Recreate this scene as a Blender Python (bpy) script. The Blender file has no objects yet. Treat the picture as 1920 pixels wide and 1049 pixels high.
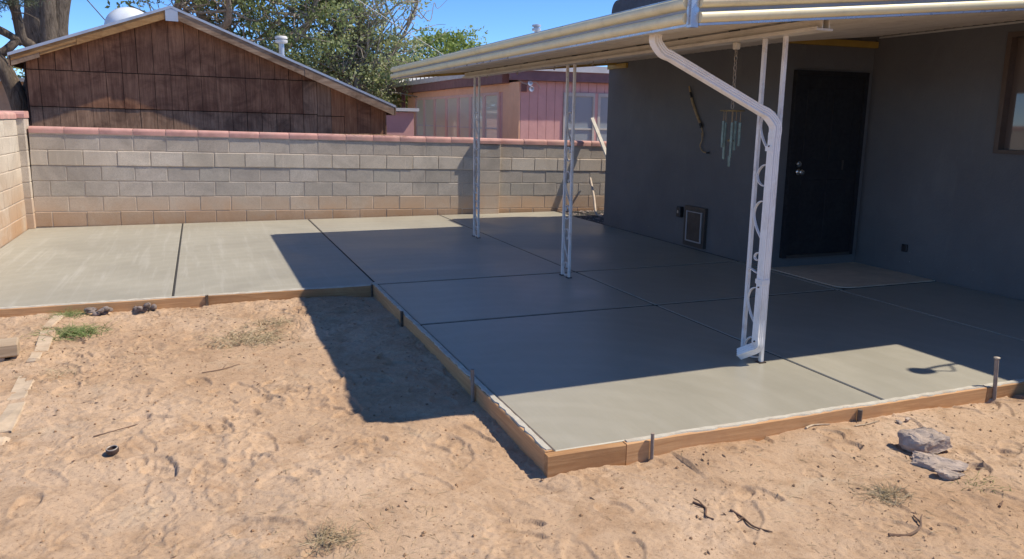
import bpy, math, random
import numpy as np
from mathutils import Vector, Matrix
random.seed(7); rng = np.random.default_rng(11)
S = bpy.context.scene
COL = S.collection
# ------------------------------------------------------------------ camera
cd = bpy.data.cameras.new('camera'); cam = bpy.data.objects.new('camera', cd); COL.objects.link(cam)
CR, CU, CF = (0.93040836, -0.36625561, 0.01403967), (0.05734216, 0.18328718, 0.98138559), (0.36201127, 0.9122843, -0.19153382)
cam.matrix_world = Matrix(((CR[0], CU[0], -CF[0], -1.43456), (CR[1], CU[1], -CF[1], -3.06203), (CR[2], CU[2], -CF[2], 1.49919), (0, 0, 0, 1)))
cd.sensor_fit = 'HORIZONTAL'; cd.sensor_width = 36; cd.lens = 1469.18 / 1920 * 36; cd.shift_y = -14.7 / 1920
cd.clip_start = 0.05; cd.clip_end = 3000
S.camera = cam
S.render.resolution_x, S.render.resolution_y = 1024, 559
# ------------------------------------------------------------------ sky, sun, exposure
SUN = Vector((0.715, -0.21, 1.0)).normalized()
w = bpy.data.worlds.new('World'); S.world = w; w.use_nodes = True
nt = w.node_tree; bg = nt.nodes['Background']
sky = nt.nodes.new('ShaderNodeTexSky'); sky.sky_type = 'NISHITA'; sky.sun_disc = False
sky.sun_elevation = math.asin(SUN.z); sky.sun_rotation = math.atan2(SUN.x, SUN.y)
sky.altitude = 1500; sky.air_density = 0.6; sky.dust_density = 0.0; sky.ozone_density = 6.5
hs_ = nt.nodes.new('ShaderNodeHueSaturation'); hs_.inputs['Saturation'].default_value = 1.10
nt.links.new(sky.outputs[0], hs_.inputs['Color']); nt.links.new(hs_.outputs[0], bg.inputs[0]); bg.inputs[1].default_value = 0.15
sd = bpy.data.lights.new('sun', 'SUN'); sd.energy = 3.75; sd.angle = math.radians(0.53); sd.color = (1, 0.895, 0.735)
so = bpy.data.objects.new('sun', sd); COL.objects.link(so); so.location = SUN * 40
so.rotation_euler = (-SUN).to_track_quat('-Z', 'Y').to_euler()
vs = S.view_settings; vs.view_transform = 'Standard'; vs.look = 'None'; vs.exposure = 0.63; vs.gamma = 1; vs.use_curve_mapping = False

# ------------------------------------------------------------------ materials
def _mat(name):
    m = bpy.data.materials.new(name); m.use_nodes = True
    return m, m.node_tree, m.node_tree.nodes['Principled BSDF']
def N(nt, t, **kw):
    n = nt.nodes.new(t)
    for k, v in kw.items():
        if k in n.inputs: n.inputs[k].default_value = v
        else: setattr(n, k, v)
    return n
def L(nt, a, b): nt.links.new(a, b)
def coords(nt, world=True, scale=(1, 1, 1), rnd=True):
    """world position, or object position shifted per object so copies differ"""
    if world: src = N(nt, 'ShaderNodeNewGeometry').outputs['Position']
    else:
        src = N(nt, 'ShaderNodeTexCoord').outputs['Object']
        if rnd:
            oi = N(nt, 'ShaderNodeObjectInfo'); mu = N(nt, 'ShaderNodeMath', operation='MULTIPLY'); mu.inputs[1].default_value = 37.0
            L(nt, oi.outputs['Random'], mu.inputs[0])
            ad = N(nt, 'ShaderNodeVectorMath', operation='ADD'); L(nt, src, ad.inputs[0]); L(nt, mu.outputs[0], ad.inputs[1]); src = ad.outputs[0]
    mp = N(nt, 'ShaderNodeMapping'); mp.inputs['Scale'].default_value = scale; L(nt, src, mp.inputs[0])
    return mp.outputs[0]
def noise(nt, vec, scale, detail=6, rough=0.6, dist=0.0):
    n = N(nt, 'ShaderNodeTexNoise'); n.inputs['Scale'].default_value = scale; n.inputs['Detail'].default_value = detail
    n.inputs['Roughness'].default_value = rough; n.inputs['Distortion'].default_value = dist; L(nt, vec, n.inputs['Vector']); return n.outputs['Fac']
def ramp(nt, fac, stops, interp='LINEAR'):
    r = N(nt, 'ShaderNodeValToRGB'); e = r.color_ramp.elements; r.color_ramp.interpolation = interp
    while len(e) > 1: e.remove(e[0])
    e[0].position = stops[0][0]; e[0].color = (*stops[0][1], 1) if len(stops[0][1]) == 3 else stops[0][1]
    for p, c in stops[1:]:
        q = e.new(p); q.color = (*c, 1) if len(c) == 3 else c
    L(nt, fac, r.inputs[0]); return r.outputs[0]
def mix(nt, fac, a, b, mode='MIX'):
    m = N(nt, 'ShaderNodeMix', data_type='RGBA', blend_type=mode)
    for sock, v in ((m.inputs[0], fac), (m.inputs[6], a), (m.inputs[7], b)):
        if isinstance(v, bpy.types.NodeSocket): L(nt, v, sock)
        elif isinstance(v, (int, float)): sock.default_value = v
        else: sock.default_value = (*v, 1)
    return m.outputs[2]
def bump(nt, bsdf, h, strength=0.3, dist=0.01, normal=None):
    b = N(nt, 'ShaderNodeBump'); b.inputs['Strength'].default_value = strength; b.inputs['Distance'].default_value = dist
    L(nt, h, b.inputs['Height'])
    if normal is not None: L(nt, normal, b.inputs['Normal'])
    L(nt, b.outputs[0], bsdf.inputs['Normal']); return b.outputs[0]
def G(v): return (v, v, v)

def paint(name, col, rough=0.5, var=0.12, scale=6, dirt=None, dirt_amt=0.5, bmp=0.08, world=True, metal=0.0, spec=0.5, dscale=3):
    m, nt, b = _mat(name); v = coords(nt, world)
    n1 = noise(nt, v, scale, 5)
    c = ramp(nt, n1, [(0.3, tuple(x * (1 - var) for x in col)), (0.7, tuple(min(1, x * (1 + var)) for x in col))])
    if dirt:
        n2 = noise(nt, v, dscale, 8, 0.7, 0.6)
        f = ramp(nt, n2, [(0.5, G(0)), (0.68, G(dirt_amt))]); c = mix(nt, f, c, dirt)
    L(nt, c, b.inputs['Base Color'])
    rr = ramp(nt, noise(nt, v, scale * 3, 4), [(0.3, G(max(0, rough - 0.1))), (0.7, G(min(1, rough + 0.1)))]); L(nt, rr, b.inputs['Roughness'])
    b.inputs['Metallic'].default_value = metal; b.inputs['Specular IOR Level'].default_value = spec
    if bmp: bump(nt, b, noise(nt, v, scale * 12, 4), bmp, 0.004)
    return m

def wood(name, c1, c2, axis='x', scale=1.0, dirt=None, knots=True, rough=0.75, dirt_amt=.7, world=False, objvar=0.25):
    m, nt, b = _mat(name)
    sc = {'x': (1.2, 22, 22), 'y': (22, 1.2, 22), 'z': (22, 22, 1.2)}[axis]
    v = coords(nt, world, tuple(s * scale for s in sc)); v0 = coords(nt, world)
    n1 = noise(nt, v, 1.6, 8, 0.65, 1.2)
    c = ramp(nt, n1, [(0.28, c1), (0.5, tuple((a + d) / 2 for a, d in zip(c1, c2))), (0.72, c2)])
    oi = N(nt, 'ShaderNodeObjectInfo')
    c = mix(nt, 1.0, c, ramp(nt, oi.outputs['Random'], [(0, G(1 - objvar)), (1, G(1 + objvar * .3))]), 'MULTIPLY')
    if dirt:
        f = ramp(nt, noise(nt, v0, 2.2, 8, 0.7, 1.0), [(0.42, G(0)), (0.65, G(dirt_amt))]); c = mix(nt, f, c, dirt)
    L(nt, c, b.inputs['Base Color']); b.inputs['Roughness'].default_value = rough; b.inputs['Specular IOR Level'].default_value = 0.25
    bump(nt, b, n1, 0.35, 0.004); return m

def m_dirt():
    m, nt, b = _mat('dry_sandy_dirt'); v = coords(nt)
    big = noise(nt, v, 0.75, 6, 0.6, 0.8); mid = noise(nt, v, 5, 8, 0.7, 0.5); fine = noise(nt, v, 60, 6, 0.75); grit = noise(nt, v, 190, 4, 0.7)
    c = ramp(nt, big, [(0.3, (0.408, 0.271, 0.172)), (0.5, (0.474, 0.333, 0.223)), (0.7, (0.545, 0.403, 0.288))])
    c = mix(nt, ramp(nt, noise(nt, v, 1.7, 7, 0.65, 1.2), [(0.56, G(0)), (0.68, G(0.6))]), c, (0.36, 0.22, 0.125))      # redder disturbed soil
    c = mix(nt, ramp(nt, noise(nt, v, 1.1, 7, 0.65, 1.0), [(0.30, G(0.55)), (0.42, G(0))]), c, (0.46, 0.385, 0.29))     # greyer dusty patches
    c = mix(nt, ramp(nt, mid, [(0.36, G(0.55)), (0.52, G(0))]), c, (0.31, 0.20, 0.12))
    c = mix(nt, ramp(nt, fine, [(0.32, G(0.6)), (0.47, G(0))]), c, (0.20, 0.125, 0.078))
    c = mix(nt, ramp(nt, grit, [(0.30, G(0.75)), (0.40, G(0))]), c, (0.12, 0.08, 0.055))
    c = mix(nt, ramp(nt, grit, [(0.62, G(0)), (0.72, G(0.55))]), c, (0.70, 0.60, 0.47))
    L(nt, c, b.inputs['Base Color']); b.inputs['Roughness'].default_value = 0.95; b.inputs['Specular IOR Level'].default_value = 0.08
    n1 = bump(nt, b, mix(nt, 0.4, mid, fine), 0.5, 0.02); bump(nt, b, grit, 0.6, 0.005, n1); return m

def m_concrete(name='fresh_concrete', k=1.0, r0=.5, spec=.35):
    m, nt, b = _mat(name); v = coords(nt)
    n1 = noise(nt, v, 0.8, 6, 0.6, 0.5); st = coords(nt, True, (9, 0.5, 1)); n2 = noise(nt, st, 1.4, 6, 0.6, 0.6)
    c = ramp(nt, n1, [(0.3, (0.335, 0.315, 0.262)), (0.7, (0.385, 0.365, 0.308))])
    # pale troweling streaks left by drying bleed water (strongest on the far left panels)
    pos = N(nt, 'ShaderNodeNewGeometry').outputs['Position']; sp = N(nt, 'ShaderNodeSeparateXYZ'); L(nt, pos, sp.inputs[0])
    mr = N(nt, 'ShaderNodeMapRange'); L(nt, sp.outputs[0], mr.inputs[0]); mr.inputs[1].default_value = 0.3; mr.inputs[2].default_value = -1.6; mr.inputs[3].default_value = 0.12; mr.inputs[4].default_value = 1.0
    f = ramp(nt, n2, [(0.52, G(0)), (0.7, G(0.55))])
    ml = N(nt, 'ShaderNodeMath', operation='MULTIPLY'); L(nt, f, ml.inputs[0]); L(nt, mr.outputs[0], ml.inputs[1])
    c = mix(nt, ml.outputs[0], c, (0.50, 0.485, 0.44))
    c = mix(nt, ramp(nt, noise(nt, v, 7, 7, 0.7), [(0.4, G(0.22)), (0.6, G(0))]), c, (0.29, 0.275, 0.225))
    st2 = coords(nt, True, (60, 1.5, 1)); br = noise(nt, st2, 2.0, 4, 0.6)
    c = mix(nt, ramp(nt, br, [(0.4, G(0.18)), (0.6, G(0))]), c, (0.27, 0.255, 0.21))
    # trowel arcs and broad uneven drying
    wv = N(nt, 'ShaderNodeTexWave', wave_type='RINGS', rings_direction='Z'); wv.inputs['Scale'].default_value = 1.3; wv.inputs['Distortion'].default_value = 9; wv.inputs['Detail'].default_value = 4; wv.inputs['Detail Scale'].default_value = 0.7; L(nt, v, wv.inputs['Vector'])
    c = mix(nt, ramp(nt, wv.outputs['Fac'], [(0.55, G(0)), (0.95, G(0.13))]), c, (0.45, 0.43, 0.375))
    dry = noise(nt, v, 0.55, 5, 0.55, 1.2)
    c = mix(nt, ramp(nt, dry, [(0.35, G(0.30)), (0.55, G(0))]), c, (0.27, 0.26, 0.22))
    c = mix(nt, 1.0, c, (k, k, k * .985), 'MULTIPLY')
    L(nt, c, b.inputs['Base Color'])
    L(nt, ramp(nt, dry, [(0.35, G(r0 - .08)), (0.65, G(r0 + .12))]), b.inputs['Roughness']); b.inputs['Specular IOR Level'].default_value = spec
    bump(nt, b, mix(nt, 0.5, br, noise(nt, v, 25, 5)), 0.12, 0.004); return m

def m_block(name, a, bcol, stain, zlo, zhi, pale=(0.46, 0.43, 0.37)):
    m, nt, b = _mat(name); v = coords(nt); oi = N(nt, 'ShaderNodeObjectInfo')
    c = ramp(nt, oi.outputs['Random'], [(0, a), (0.35, tuple((x + y) / 2 for x, y in zip(a, bcol))), (0.6, bcol), (0.8, pale), (1, a)])
    c = mix(nt, ramp(nt, noise(nt, v, 1.3, 8, 0.72, 1.0), [(0.36, G(0.55)), (0.56, G(0))]), c, tuple(x * 0.6 for x in a))
    c = mix(nt, ramp(nt, noise(nt, coords(nt, True, (3, 3, .6)), 2.0, 7, 0.7, .6), [(0.58, G(0)), (0.72, G(0.5))]), c, tuple(min(1, x * 1.3) for x in a))
    c = mix(nt, ramp(nt, noise(nt, v, 90, 4, 0.7), [(0.35, G(0.45)), (0.55, G(0))]), c, tuple(x * 0.55 for x in a))
    pos = N(nt, 'ShaderNodeNewGeometry').outputs['Position']; sp = N(nt, 'ShaderNodeSeparateXYZ'); L(nt, pos, sp.inputs[0])
    mr = N(nt, 'ShaderNodeMapRange'); L(nt, sp.outputs[2], mr.inputs[0]); mr.inputs[1].default_value = zhi; mr.inputs[2].default_value = zlo
    nn = ramp(nt, noise(nt, v, 1.6, 6, 0.65, 0.6), [(0.3, G(0.25)), (0.6, G(1))]); mm = N(nt, 'ShaderNodeMath', operation='MULTIPLY')
    L(nt, mr.outputs[0], mm.inputs[0]); L(nt, nn, mm.inputs[1]); c = mix(nt, mm.outputs[0], c, stain)
    L(nt, c, b.inputs['Base Color']); b.inputs['Roughness'].default_value = 0.92; b.inputs['Specular IOR Level'].default_value = 0.15
    bump(nt, b, noise(nt, v, 110, 5, 0.75), 0.55, 0.008); return m

def m_leaf(name, c1, c2, c3, trans=0.35):
    m, nt, b = _mat(name); g = N(nt, 'ShaderNodeNewGeometry')
    c = ramp(nt, g.outputs['Random Per Island'], [(0, c1), (0.5, c2), (1, c3)])
    L(nt, c, b.inputs['Base Color']); b.inputs['Roughness'].default_value = 0.5; b.inputs['Specular IOR Level'].default_value = 0.35
    t = N(nt, 'ShaderNodeBsdfTranslucent'); L(nt, c, t.inputs[0]); mx = N(nt, 'ShaderNodeMixShader'); mx.inputs[0].default_value = trans
    L(nt, b.outputs[0], mx.inputs[1]); L(nt, t.outputs[0], mx.inputs[2]); L(nt, mx.outputs[0], nt.nodes['Material Output'].inputs[0]); return m

def m_bark(name, c1, c2):
    m, nt, b = _mat(name); v = coords(nt, True, (9, 9, 1.6)); n1 = noise(nt, v, 2.2, 9, 0.72, 1.4)
    L(nt, ramp(nt, n1, [(0.3, c1), (0.7, c2)]), b.inputs['Base Color']); b.inputs['Roughness'].default_value = 0.95; b.inputs['Specular IOR Level'].default_value = .1
    bump(nt, b, n1, 1.0, 0.05); return m

def m_stucco():
    m, nt, b = _mat('charcoal_stucco_paint'); v = coords(nt)
    c = ramp(nt, noise(nt, v, 1.2, 8, .65), [(0.3, (0.122, 0.120, 0.120)), (0.7, (0.158, 0.155, 0.153))])
    c = mix(nt, ramp(nt, noise(nt, coords(nt, True, (2, 2, .5)), 2.2, 8, .7, .8), [(0.56, G(0)), (0.75, G(0.35))]), c, (0.215, 0.206, 0.197))
    # concrete spatter low on the wall
    pos = N(nt, 'ShaderNodeNewGeometry').outputs['Position']; sp = N(nt, 'ShaderNodeSeparateXYZ'); L(nt, pos, sp.inputs[0])
    vo = N(nt, 'ShaderNodeTexVoronoi'); vo.inputs['Scale'].default_value = 16; L(nt, v, vo.inputs['Vector'])
    dots = ramp(nt, vo.outputs['Distance'], [(0.05, G(1)), (0.10, G(0))])
    sel = ramp(nt, noise(nt, v, 5, 3), [(0.5, G(0)), (0.6, G(1))])
    mr = N(nt, 'ShaderNodeMapRange'); L(nt, sp.outputs[2], mr.inputs[0]); mr.inputs[1].default_value = 0.3; mr.inputs[2].default_value = 0.05
    m1 = N(nt, 'ShaderNodeMath', operation='MULTIPLY'); m2 = N(nt, 'ShaderNodeMath', operation='MULTIPLY')
    L(nt, dots, m1.inputs[0]); L(nt, sel, m1.inputs[1]); L(nt, m1.outputs[0], m2.inputs[0]); L(nt, mr.outputs[0], m2.inputs[1])
    c = mix(nt, m2.outputs[0], c, (0.42, 0.40, 0.37)); L(nt, c, b.inputs['Base Color']); b.inputs['Roughness'].default_value = 0.7; b.inputs['Specular IOR Level'].default_value = 0.3
    bump(nt, b, noise(nt, v, 45, 6, 0.7), 0.5, 0.008); return m

def m_glass(name, tint, mixf=0.45, rough=0.03):
    m, nt, b = _mat(name); b.inputs['Base Color'].default_value = (*tint, 1); b.inputs['Roughness'].default_value = 0.4
    g = N(nt, 'ShaderNodeBsdfGlossy'); g.inputs['Roughness'].default_value = rough; g.inputs[0].default_value = (0.9, 0.92, 0.95, 1)
    v = coords(nt); bn = N(nt, 'ShaderNodeBump'); bn.inputs['Strength'].default_value = 0.05; L(nt, noise(nt, v, 3, 2), bn.inputs['Height']); L(nt, bn.outputs[0], g.inputs['Normal'])
    mx = N(nt, 'ShaderNodeMixShader'); mx.inputs[0].default_value = mixf
    L(nt, b.outputs[0], mx.inputs[1]); L(nt, g.outputs[0], mx.inputs[2]); L(nt, mx.outputs[0], nt.nodes['Material Output'].inputs[0]); return m

M = dict(
    dirt=m_dirt(), conc=m_concrete(), concnew=m_concrete('damp_new_concrete', 1.03, .39, .55), stucco=m_stucco(),
    pad=paint('old_brown_concrete', (0.60, 0.48, 0.35), 0.9, 0.12, 5, (0.48, 0.37, 0.26), 0.6, 0.3),
    slabcore=paint('slab_core', (0.035, 0.033, 0.03), 0.95),
    block=m_block('grey_block', (0.54, 0.465, 0.385), (0.64, 0.565, 0.475), (0.54, 0.37, 0.25), 0.12, 0.55, pale=(0.55, 0.49, 0.41)),
    blockpale=m_block('pale_beige_block', (0.66, 0.575, 0.475), (0.74, 0.655, 0.545), (0.42, 0.28, 0.18), -1, -.5, pale=(0.58, 0.51, 0.41)),
    blockblue=m_block('blue_grey_block', (0.49, 0.44, 0.385), (0.58, 0.52, 0.455), (0.42, 0.28, 0.18), -1, -.5, pale=(0.50, 0.46, 0.40)),
    blockred=m_block('red_stained_block', (0.56, 0.42, 0.315), (0.62, 0.49, 0.38), (0.42, 0.27, 0.17), 0.05, 0.35, pale=(0.42, 0.36, 0.29)),
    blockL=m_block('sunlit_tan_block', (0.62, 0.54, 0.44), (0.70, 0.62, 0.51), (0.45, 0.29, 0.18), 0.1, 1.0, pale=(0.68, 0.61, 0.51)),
    mortar=paint('mortar', (0.56, 0.48, 0.39), 0.95, 0.18, 8, (0.28, 0.2, 0.14), 0.5, 0.3),
    cap=paint('red_cap_brick', (0.53, 0.29, 0.25), 0.85, 0.18, 7, (0.55, 0.38, 0.31), 0.7, 0.25),
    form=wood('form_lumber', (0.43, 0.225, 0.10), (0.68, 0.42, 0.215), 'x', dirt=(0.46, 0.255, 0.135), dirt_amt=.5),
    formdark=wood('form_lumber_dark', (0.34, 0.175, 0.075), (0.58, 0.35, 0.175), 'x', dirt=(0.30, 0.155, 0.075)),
    slop=paint('concrete_slop', (0.50, 0.47, 0.40), 0.9, 0.15, 12, (0.42, 0.33, 0.24), 0.6, 0.6, dscale=9),
    stake=paint('weathered_stake', (0.10, 0.07, 0.05), 0.85, 0.4, 30, (0.3, 0.25, 0.2), 0.5, 0.5),
    stakegrey=paint('grey_weathered_stake', (0.26, 0.20, 0.16), 0.85, 0.35, 20, (0.35, 0.3, 0.25), 0.5, 0.5),
    cream=paint('cream_yellow_enamel', (0.88, 0.77, 0.47), 0.42, 0.06, 3, (0.42, 0.36, 0.22), 0.35, 0.03),
    cover=paint('cover_white_enamel', (0.70, 0.65, 0.56), 0.5, 0.07, 4, (0.42, 0.36, 0.28), 0.4, 0.04),
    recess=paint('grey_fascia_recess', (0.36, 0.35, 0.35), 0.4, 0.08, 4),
    steel=paint('dull_metal_strip', (0.55, 0.56, 0.58), 0.32, 0.1, 5, (0.3, 0.29, 0.28), 0.4, 0.05, metal=0.6),
    white=paint('white_gutter_paint', (0.86, 0.84, 0.81), 0.42, 0.05, 5, (0.5, 0.44, 0.38), 0.4, 0.04, dscale=5),
    postw=paint('white_post_paint', (0.83, 0.81, 0.78), 0.42, 0.06, 8, (0.42, 0.33, 0.27), 0.5, 0.05, dscale=7),
    ochre=paint('ochre_trim_paint', (0.42, 0.27, 0.055), 0.55, 0.12, 5, (0.25, 0.16, 0.05), 0.5),
    black=paint('black_door_paint', (0.010, 0.010, 0.012), 0.75, 0.2, 8, (0.03, 0.03, 0.03), 0.4, 0.1),
    chrome=paint('satin_nickel', (0.65, 0.63, 0.58), 0.25, 0.05, 8, metal=1.0),
    blackpl=paint('black_plastic', (0.02, 0.02, 0.022), 0.4, 0.1, 8),
    bronze=paint('dark_bronze_frame', (0.06, 0.05, 0.042), 0.5, 0.15, 8),
    flap=paint('pet_flap', (0.10, 0.075, 0.06), 0.7, 0.2, 6, spec=.2),
    pale=paint('pale_trim', (0.55, 0.53, 0.48), 0.5, 0.08, 6),
    winframe=paint('brown_window_frame', (0.10, 0.065, 0.045), 0.5, 0.15, 10),
    glassd=m_glass('dark_window_glass', (0.12, 0.085, 0.065), 0.06),
    curtain=paint('pale_curtain', (0.42, 0.33, 0.30), 0.8),
    glassp=m_glass('neighbour_window_glass', (0.78, 0.76, 0.62), 0.13),
    glassb=m_glass('neighbour_blue_glass', (0.40, 0.46, 0.50), 0.22),
    salmon=paint('salmon_siding', (0.94, 0.56, 0.36), 0.8, 0.08, 3, (0.84, 0.50, 0.35), 0.4, 0.1),
    winpink=paint('pink_window_frame', (0.80, 0.56, 0.48), 0.7, 0.06, 4),
    mauve=paint('mauve_pink_siding', (0.72, 0.41, 0.38), 0.8, 0.08, 3, (0.50, 0.26, 0.26), 0.4, 0.1),
    plum=paint('plum_fascia', (0.23, 0.12, 0.12), 0.7, 0.15, 4, (0.33, 0.2, 0.18), 0.4),
    wroof=paint('white_roof_coating', (0.62, 0.62, 0.62), 0.6, 0.1, 4, (0.45, 0.42, 0.4), 0.4),
    siding=wood('weathered_brown_plywood', (0.17, 0.076, 0.041), (0.48, 0.25, 0.138), 'z', .8, dirt=(0.12, 0.05, 0.028), dirt_amt=.8, objvar=.10, world=True),
    sidingg=wood('weathered_grey_plywood', (0.21, 0.115, 0.068), (0.50, 0.32, 0.20), 'z', .8, dirt=(0.105, 0.058, 0.038), dirt_amt=.8, objvar=.10, world=True),
    sidingo=wood('orange_brown_plywood', (0.26, 0.11, 0.052), (0.50, 0.26, 0.135), 'z', .8, dirt=(0.19, 0.08, 0.04), dirt_amt=.7, objvar=.1, world=True),
    shedback=paint('shed_backing', (0.03, 0.015, 0.01), 0.9),
    rake=wood('varnished_rake_board', (0.36, 0.18, 0.06), (0.60, 0.36, 0.15), 'x', .7, dirt=(0.16, 0.07, 0.025), dirt_amt=.6),
    rakeg=wood('weathered_rake_board', (0.22, 0.135, 0.08), (0.48, 0.34, 0.23), 'x', .7, dirt=(0.1, 0.055, 0.03), dirt_amt=.7),
    galv=paint('galvanised_metal', (0.50, 0.52, 0.56), 0.4, 0.1, 6, (0.35, 0.34, 0.34), 0.4, 0.05, metal=0.5),
    shingle=paint('grey_roofing', (0.30, 0.31, 0.33), 0.8, 0.2, 10),
    dome=paint('milky_acrylic_dome', (0.72, 0.77, 0.82), 0.25, 0.06, 4, (0.5, 0.5, 0.5), 0.4, 0.02),
    cooler=paint('dark_cooler_paint', (0.06, 0.065, 0.085), 0.6, 0.15, 5),
    bark=m_bark('dark_bark', (0.06, 0.046, 0.036), (0.26, 0.21, 0.165)),
    barkg=m_bark('grey_bark', (0.24, 0.20, 0.165), (0.52, 0.46, 0.40)),
    leafd=m_leaf('elm_leaf_dark', (0.13, 0.18, 0.075), (0.235, 0.30, 0.125), (0.40, 0.45, 0.22), .45),
    leafm=m_leaf('elm_leaf', (0.22, 0.27, 0.12), (0.35, 0.40, 0.19), (0.52, 0.54, 0.30), .45),
    leafl=m_leaf('bright_leaf', (0.16, 0.24, 0.07), (0.26, 0.35, 0.10), (0.38, 0.45, 0.17), .5),
    needle=m_leaf('grey_green_needle', (0.07, 0.09, 0.05), (0.11, 0.13, 0.075), (0.17, 0.19, 0.12), 0.15),
    grassg=m_leaf('green_grass', (0.10, 0.17, 0.04), (0.18, 0.26, 0.07), (0.34, 0.36, 0.15), .3),
    straw=m_leaf('dry_straw', (0.30, 0.22, 0.12), (0.42, 0.33, 0.19), (0.55, 0.46, 0.30), .2),
    clod=paint('dirt_clod', (0.30, 0.18, 0.10), 0.95, 0.3, 20, (0.42, 0.3, 0.19), .6),
    twigm=paint('grey_brown_twig', (0.15, 0.09, 0.06), 0.85, 0.35, 30, (0.35, 0.27, 0.2), .5),
    twigp=paint('pale_twig', (0.45, 0.36, 0.26), 0.85, 0.3, 30),
    rock=paint('tan_grey_rock', (0.42, 0.335, 0.275), 0.9, 0.28, 14, (0.2, 0.165, 0.145), .8, .7, world=False, dscale=6),
    rubble=paint('grey_pebble', (0.22, 0.18, 0.16), 0.9, 0.4, 20, world=False),
    rust=paint('rusty_dark_steel', (0.06, 0.042, 0.04), 0.6, 0.3, 30, (0.2, 0.12, 0.08), .6, metal=.3),
    rim=paint('worn_bright_rim', (0.45, 0.40, 0.34), 0.5, 0.2, 30, metal=.3),
    edging=paint('pale_edging_paver', (0.50, 0.39, 0.275), 0.9, 0.2, 8, (0.40, 0.255, 0.155), .8, .4),
    boxwood=wood('pale_box_wood', (0.36, 0.26, 0.17), (0.56, 0.44, 0.31), 'x'),
    plank=paint('chipped_white_plank', (0.62, 0.58, 0.50), 0.8, 0.15, 12, (0.35, 0.28, 0.2), .7, .4),
    pipe=paint('pale_dusty_pipe', (0.52, 0.43, 0.34), 0.7, 0.15, 10, (0.35, 0.25, 0.17), .6),
    hose=paint('blue_hose', (0.12, 0.22, 0.4), 0.5, 0.1, 8),
    chime=paint('verdigris_tube', (0.15, 0.21, 0.185), 0.45, 0.3, 20, (0.25, 0.3, 0.25), .5, metal=.4),
    brass=paint('tarnished_brass', (0.20, 0.16, 0.08), 0.5, 0.3, 20, metal=.5),
    chain=paint('dusty_chain', (0.36, 0.31, 0.25), 0.5, 0.2, 20, metal=.5),
    rope=paint('tan_rope', (0.36, 0.25, 0.13), 0.85, 0.25, 30),
    wire=paint('wire_insulation', (0.03, 0.03, 0.035), 0.6),
    wirep=paint('pale_wire', (0.5, 0.48, 0.44), 0.6),
    tan=paint('far_tan_wall', (0.42, 0.29, 0.2), 0.85),
)
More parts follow.
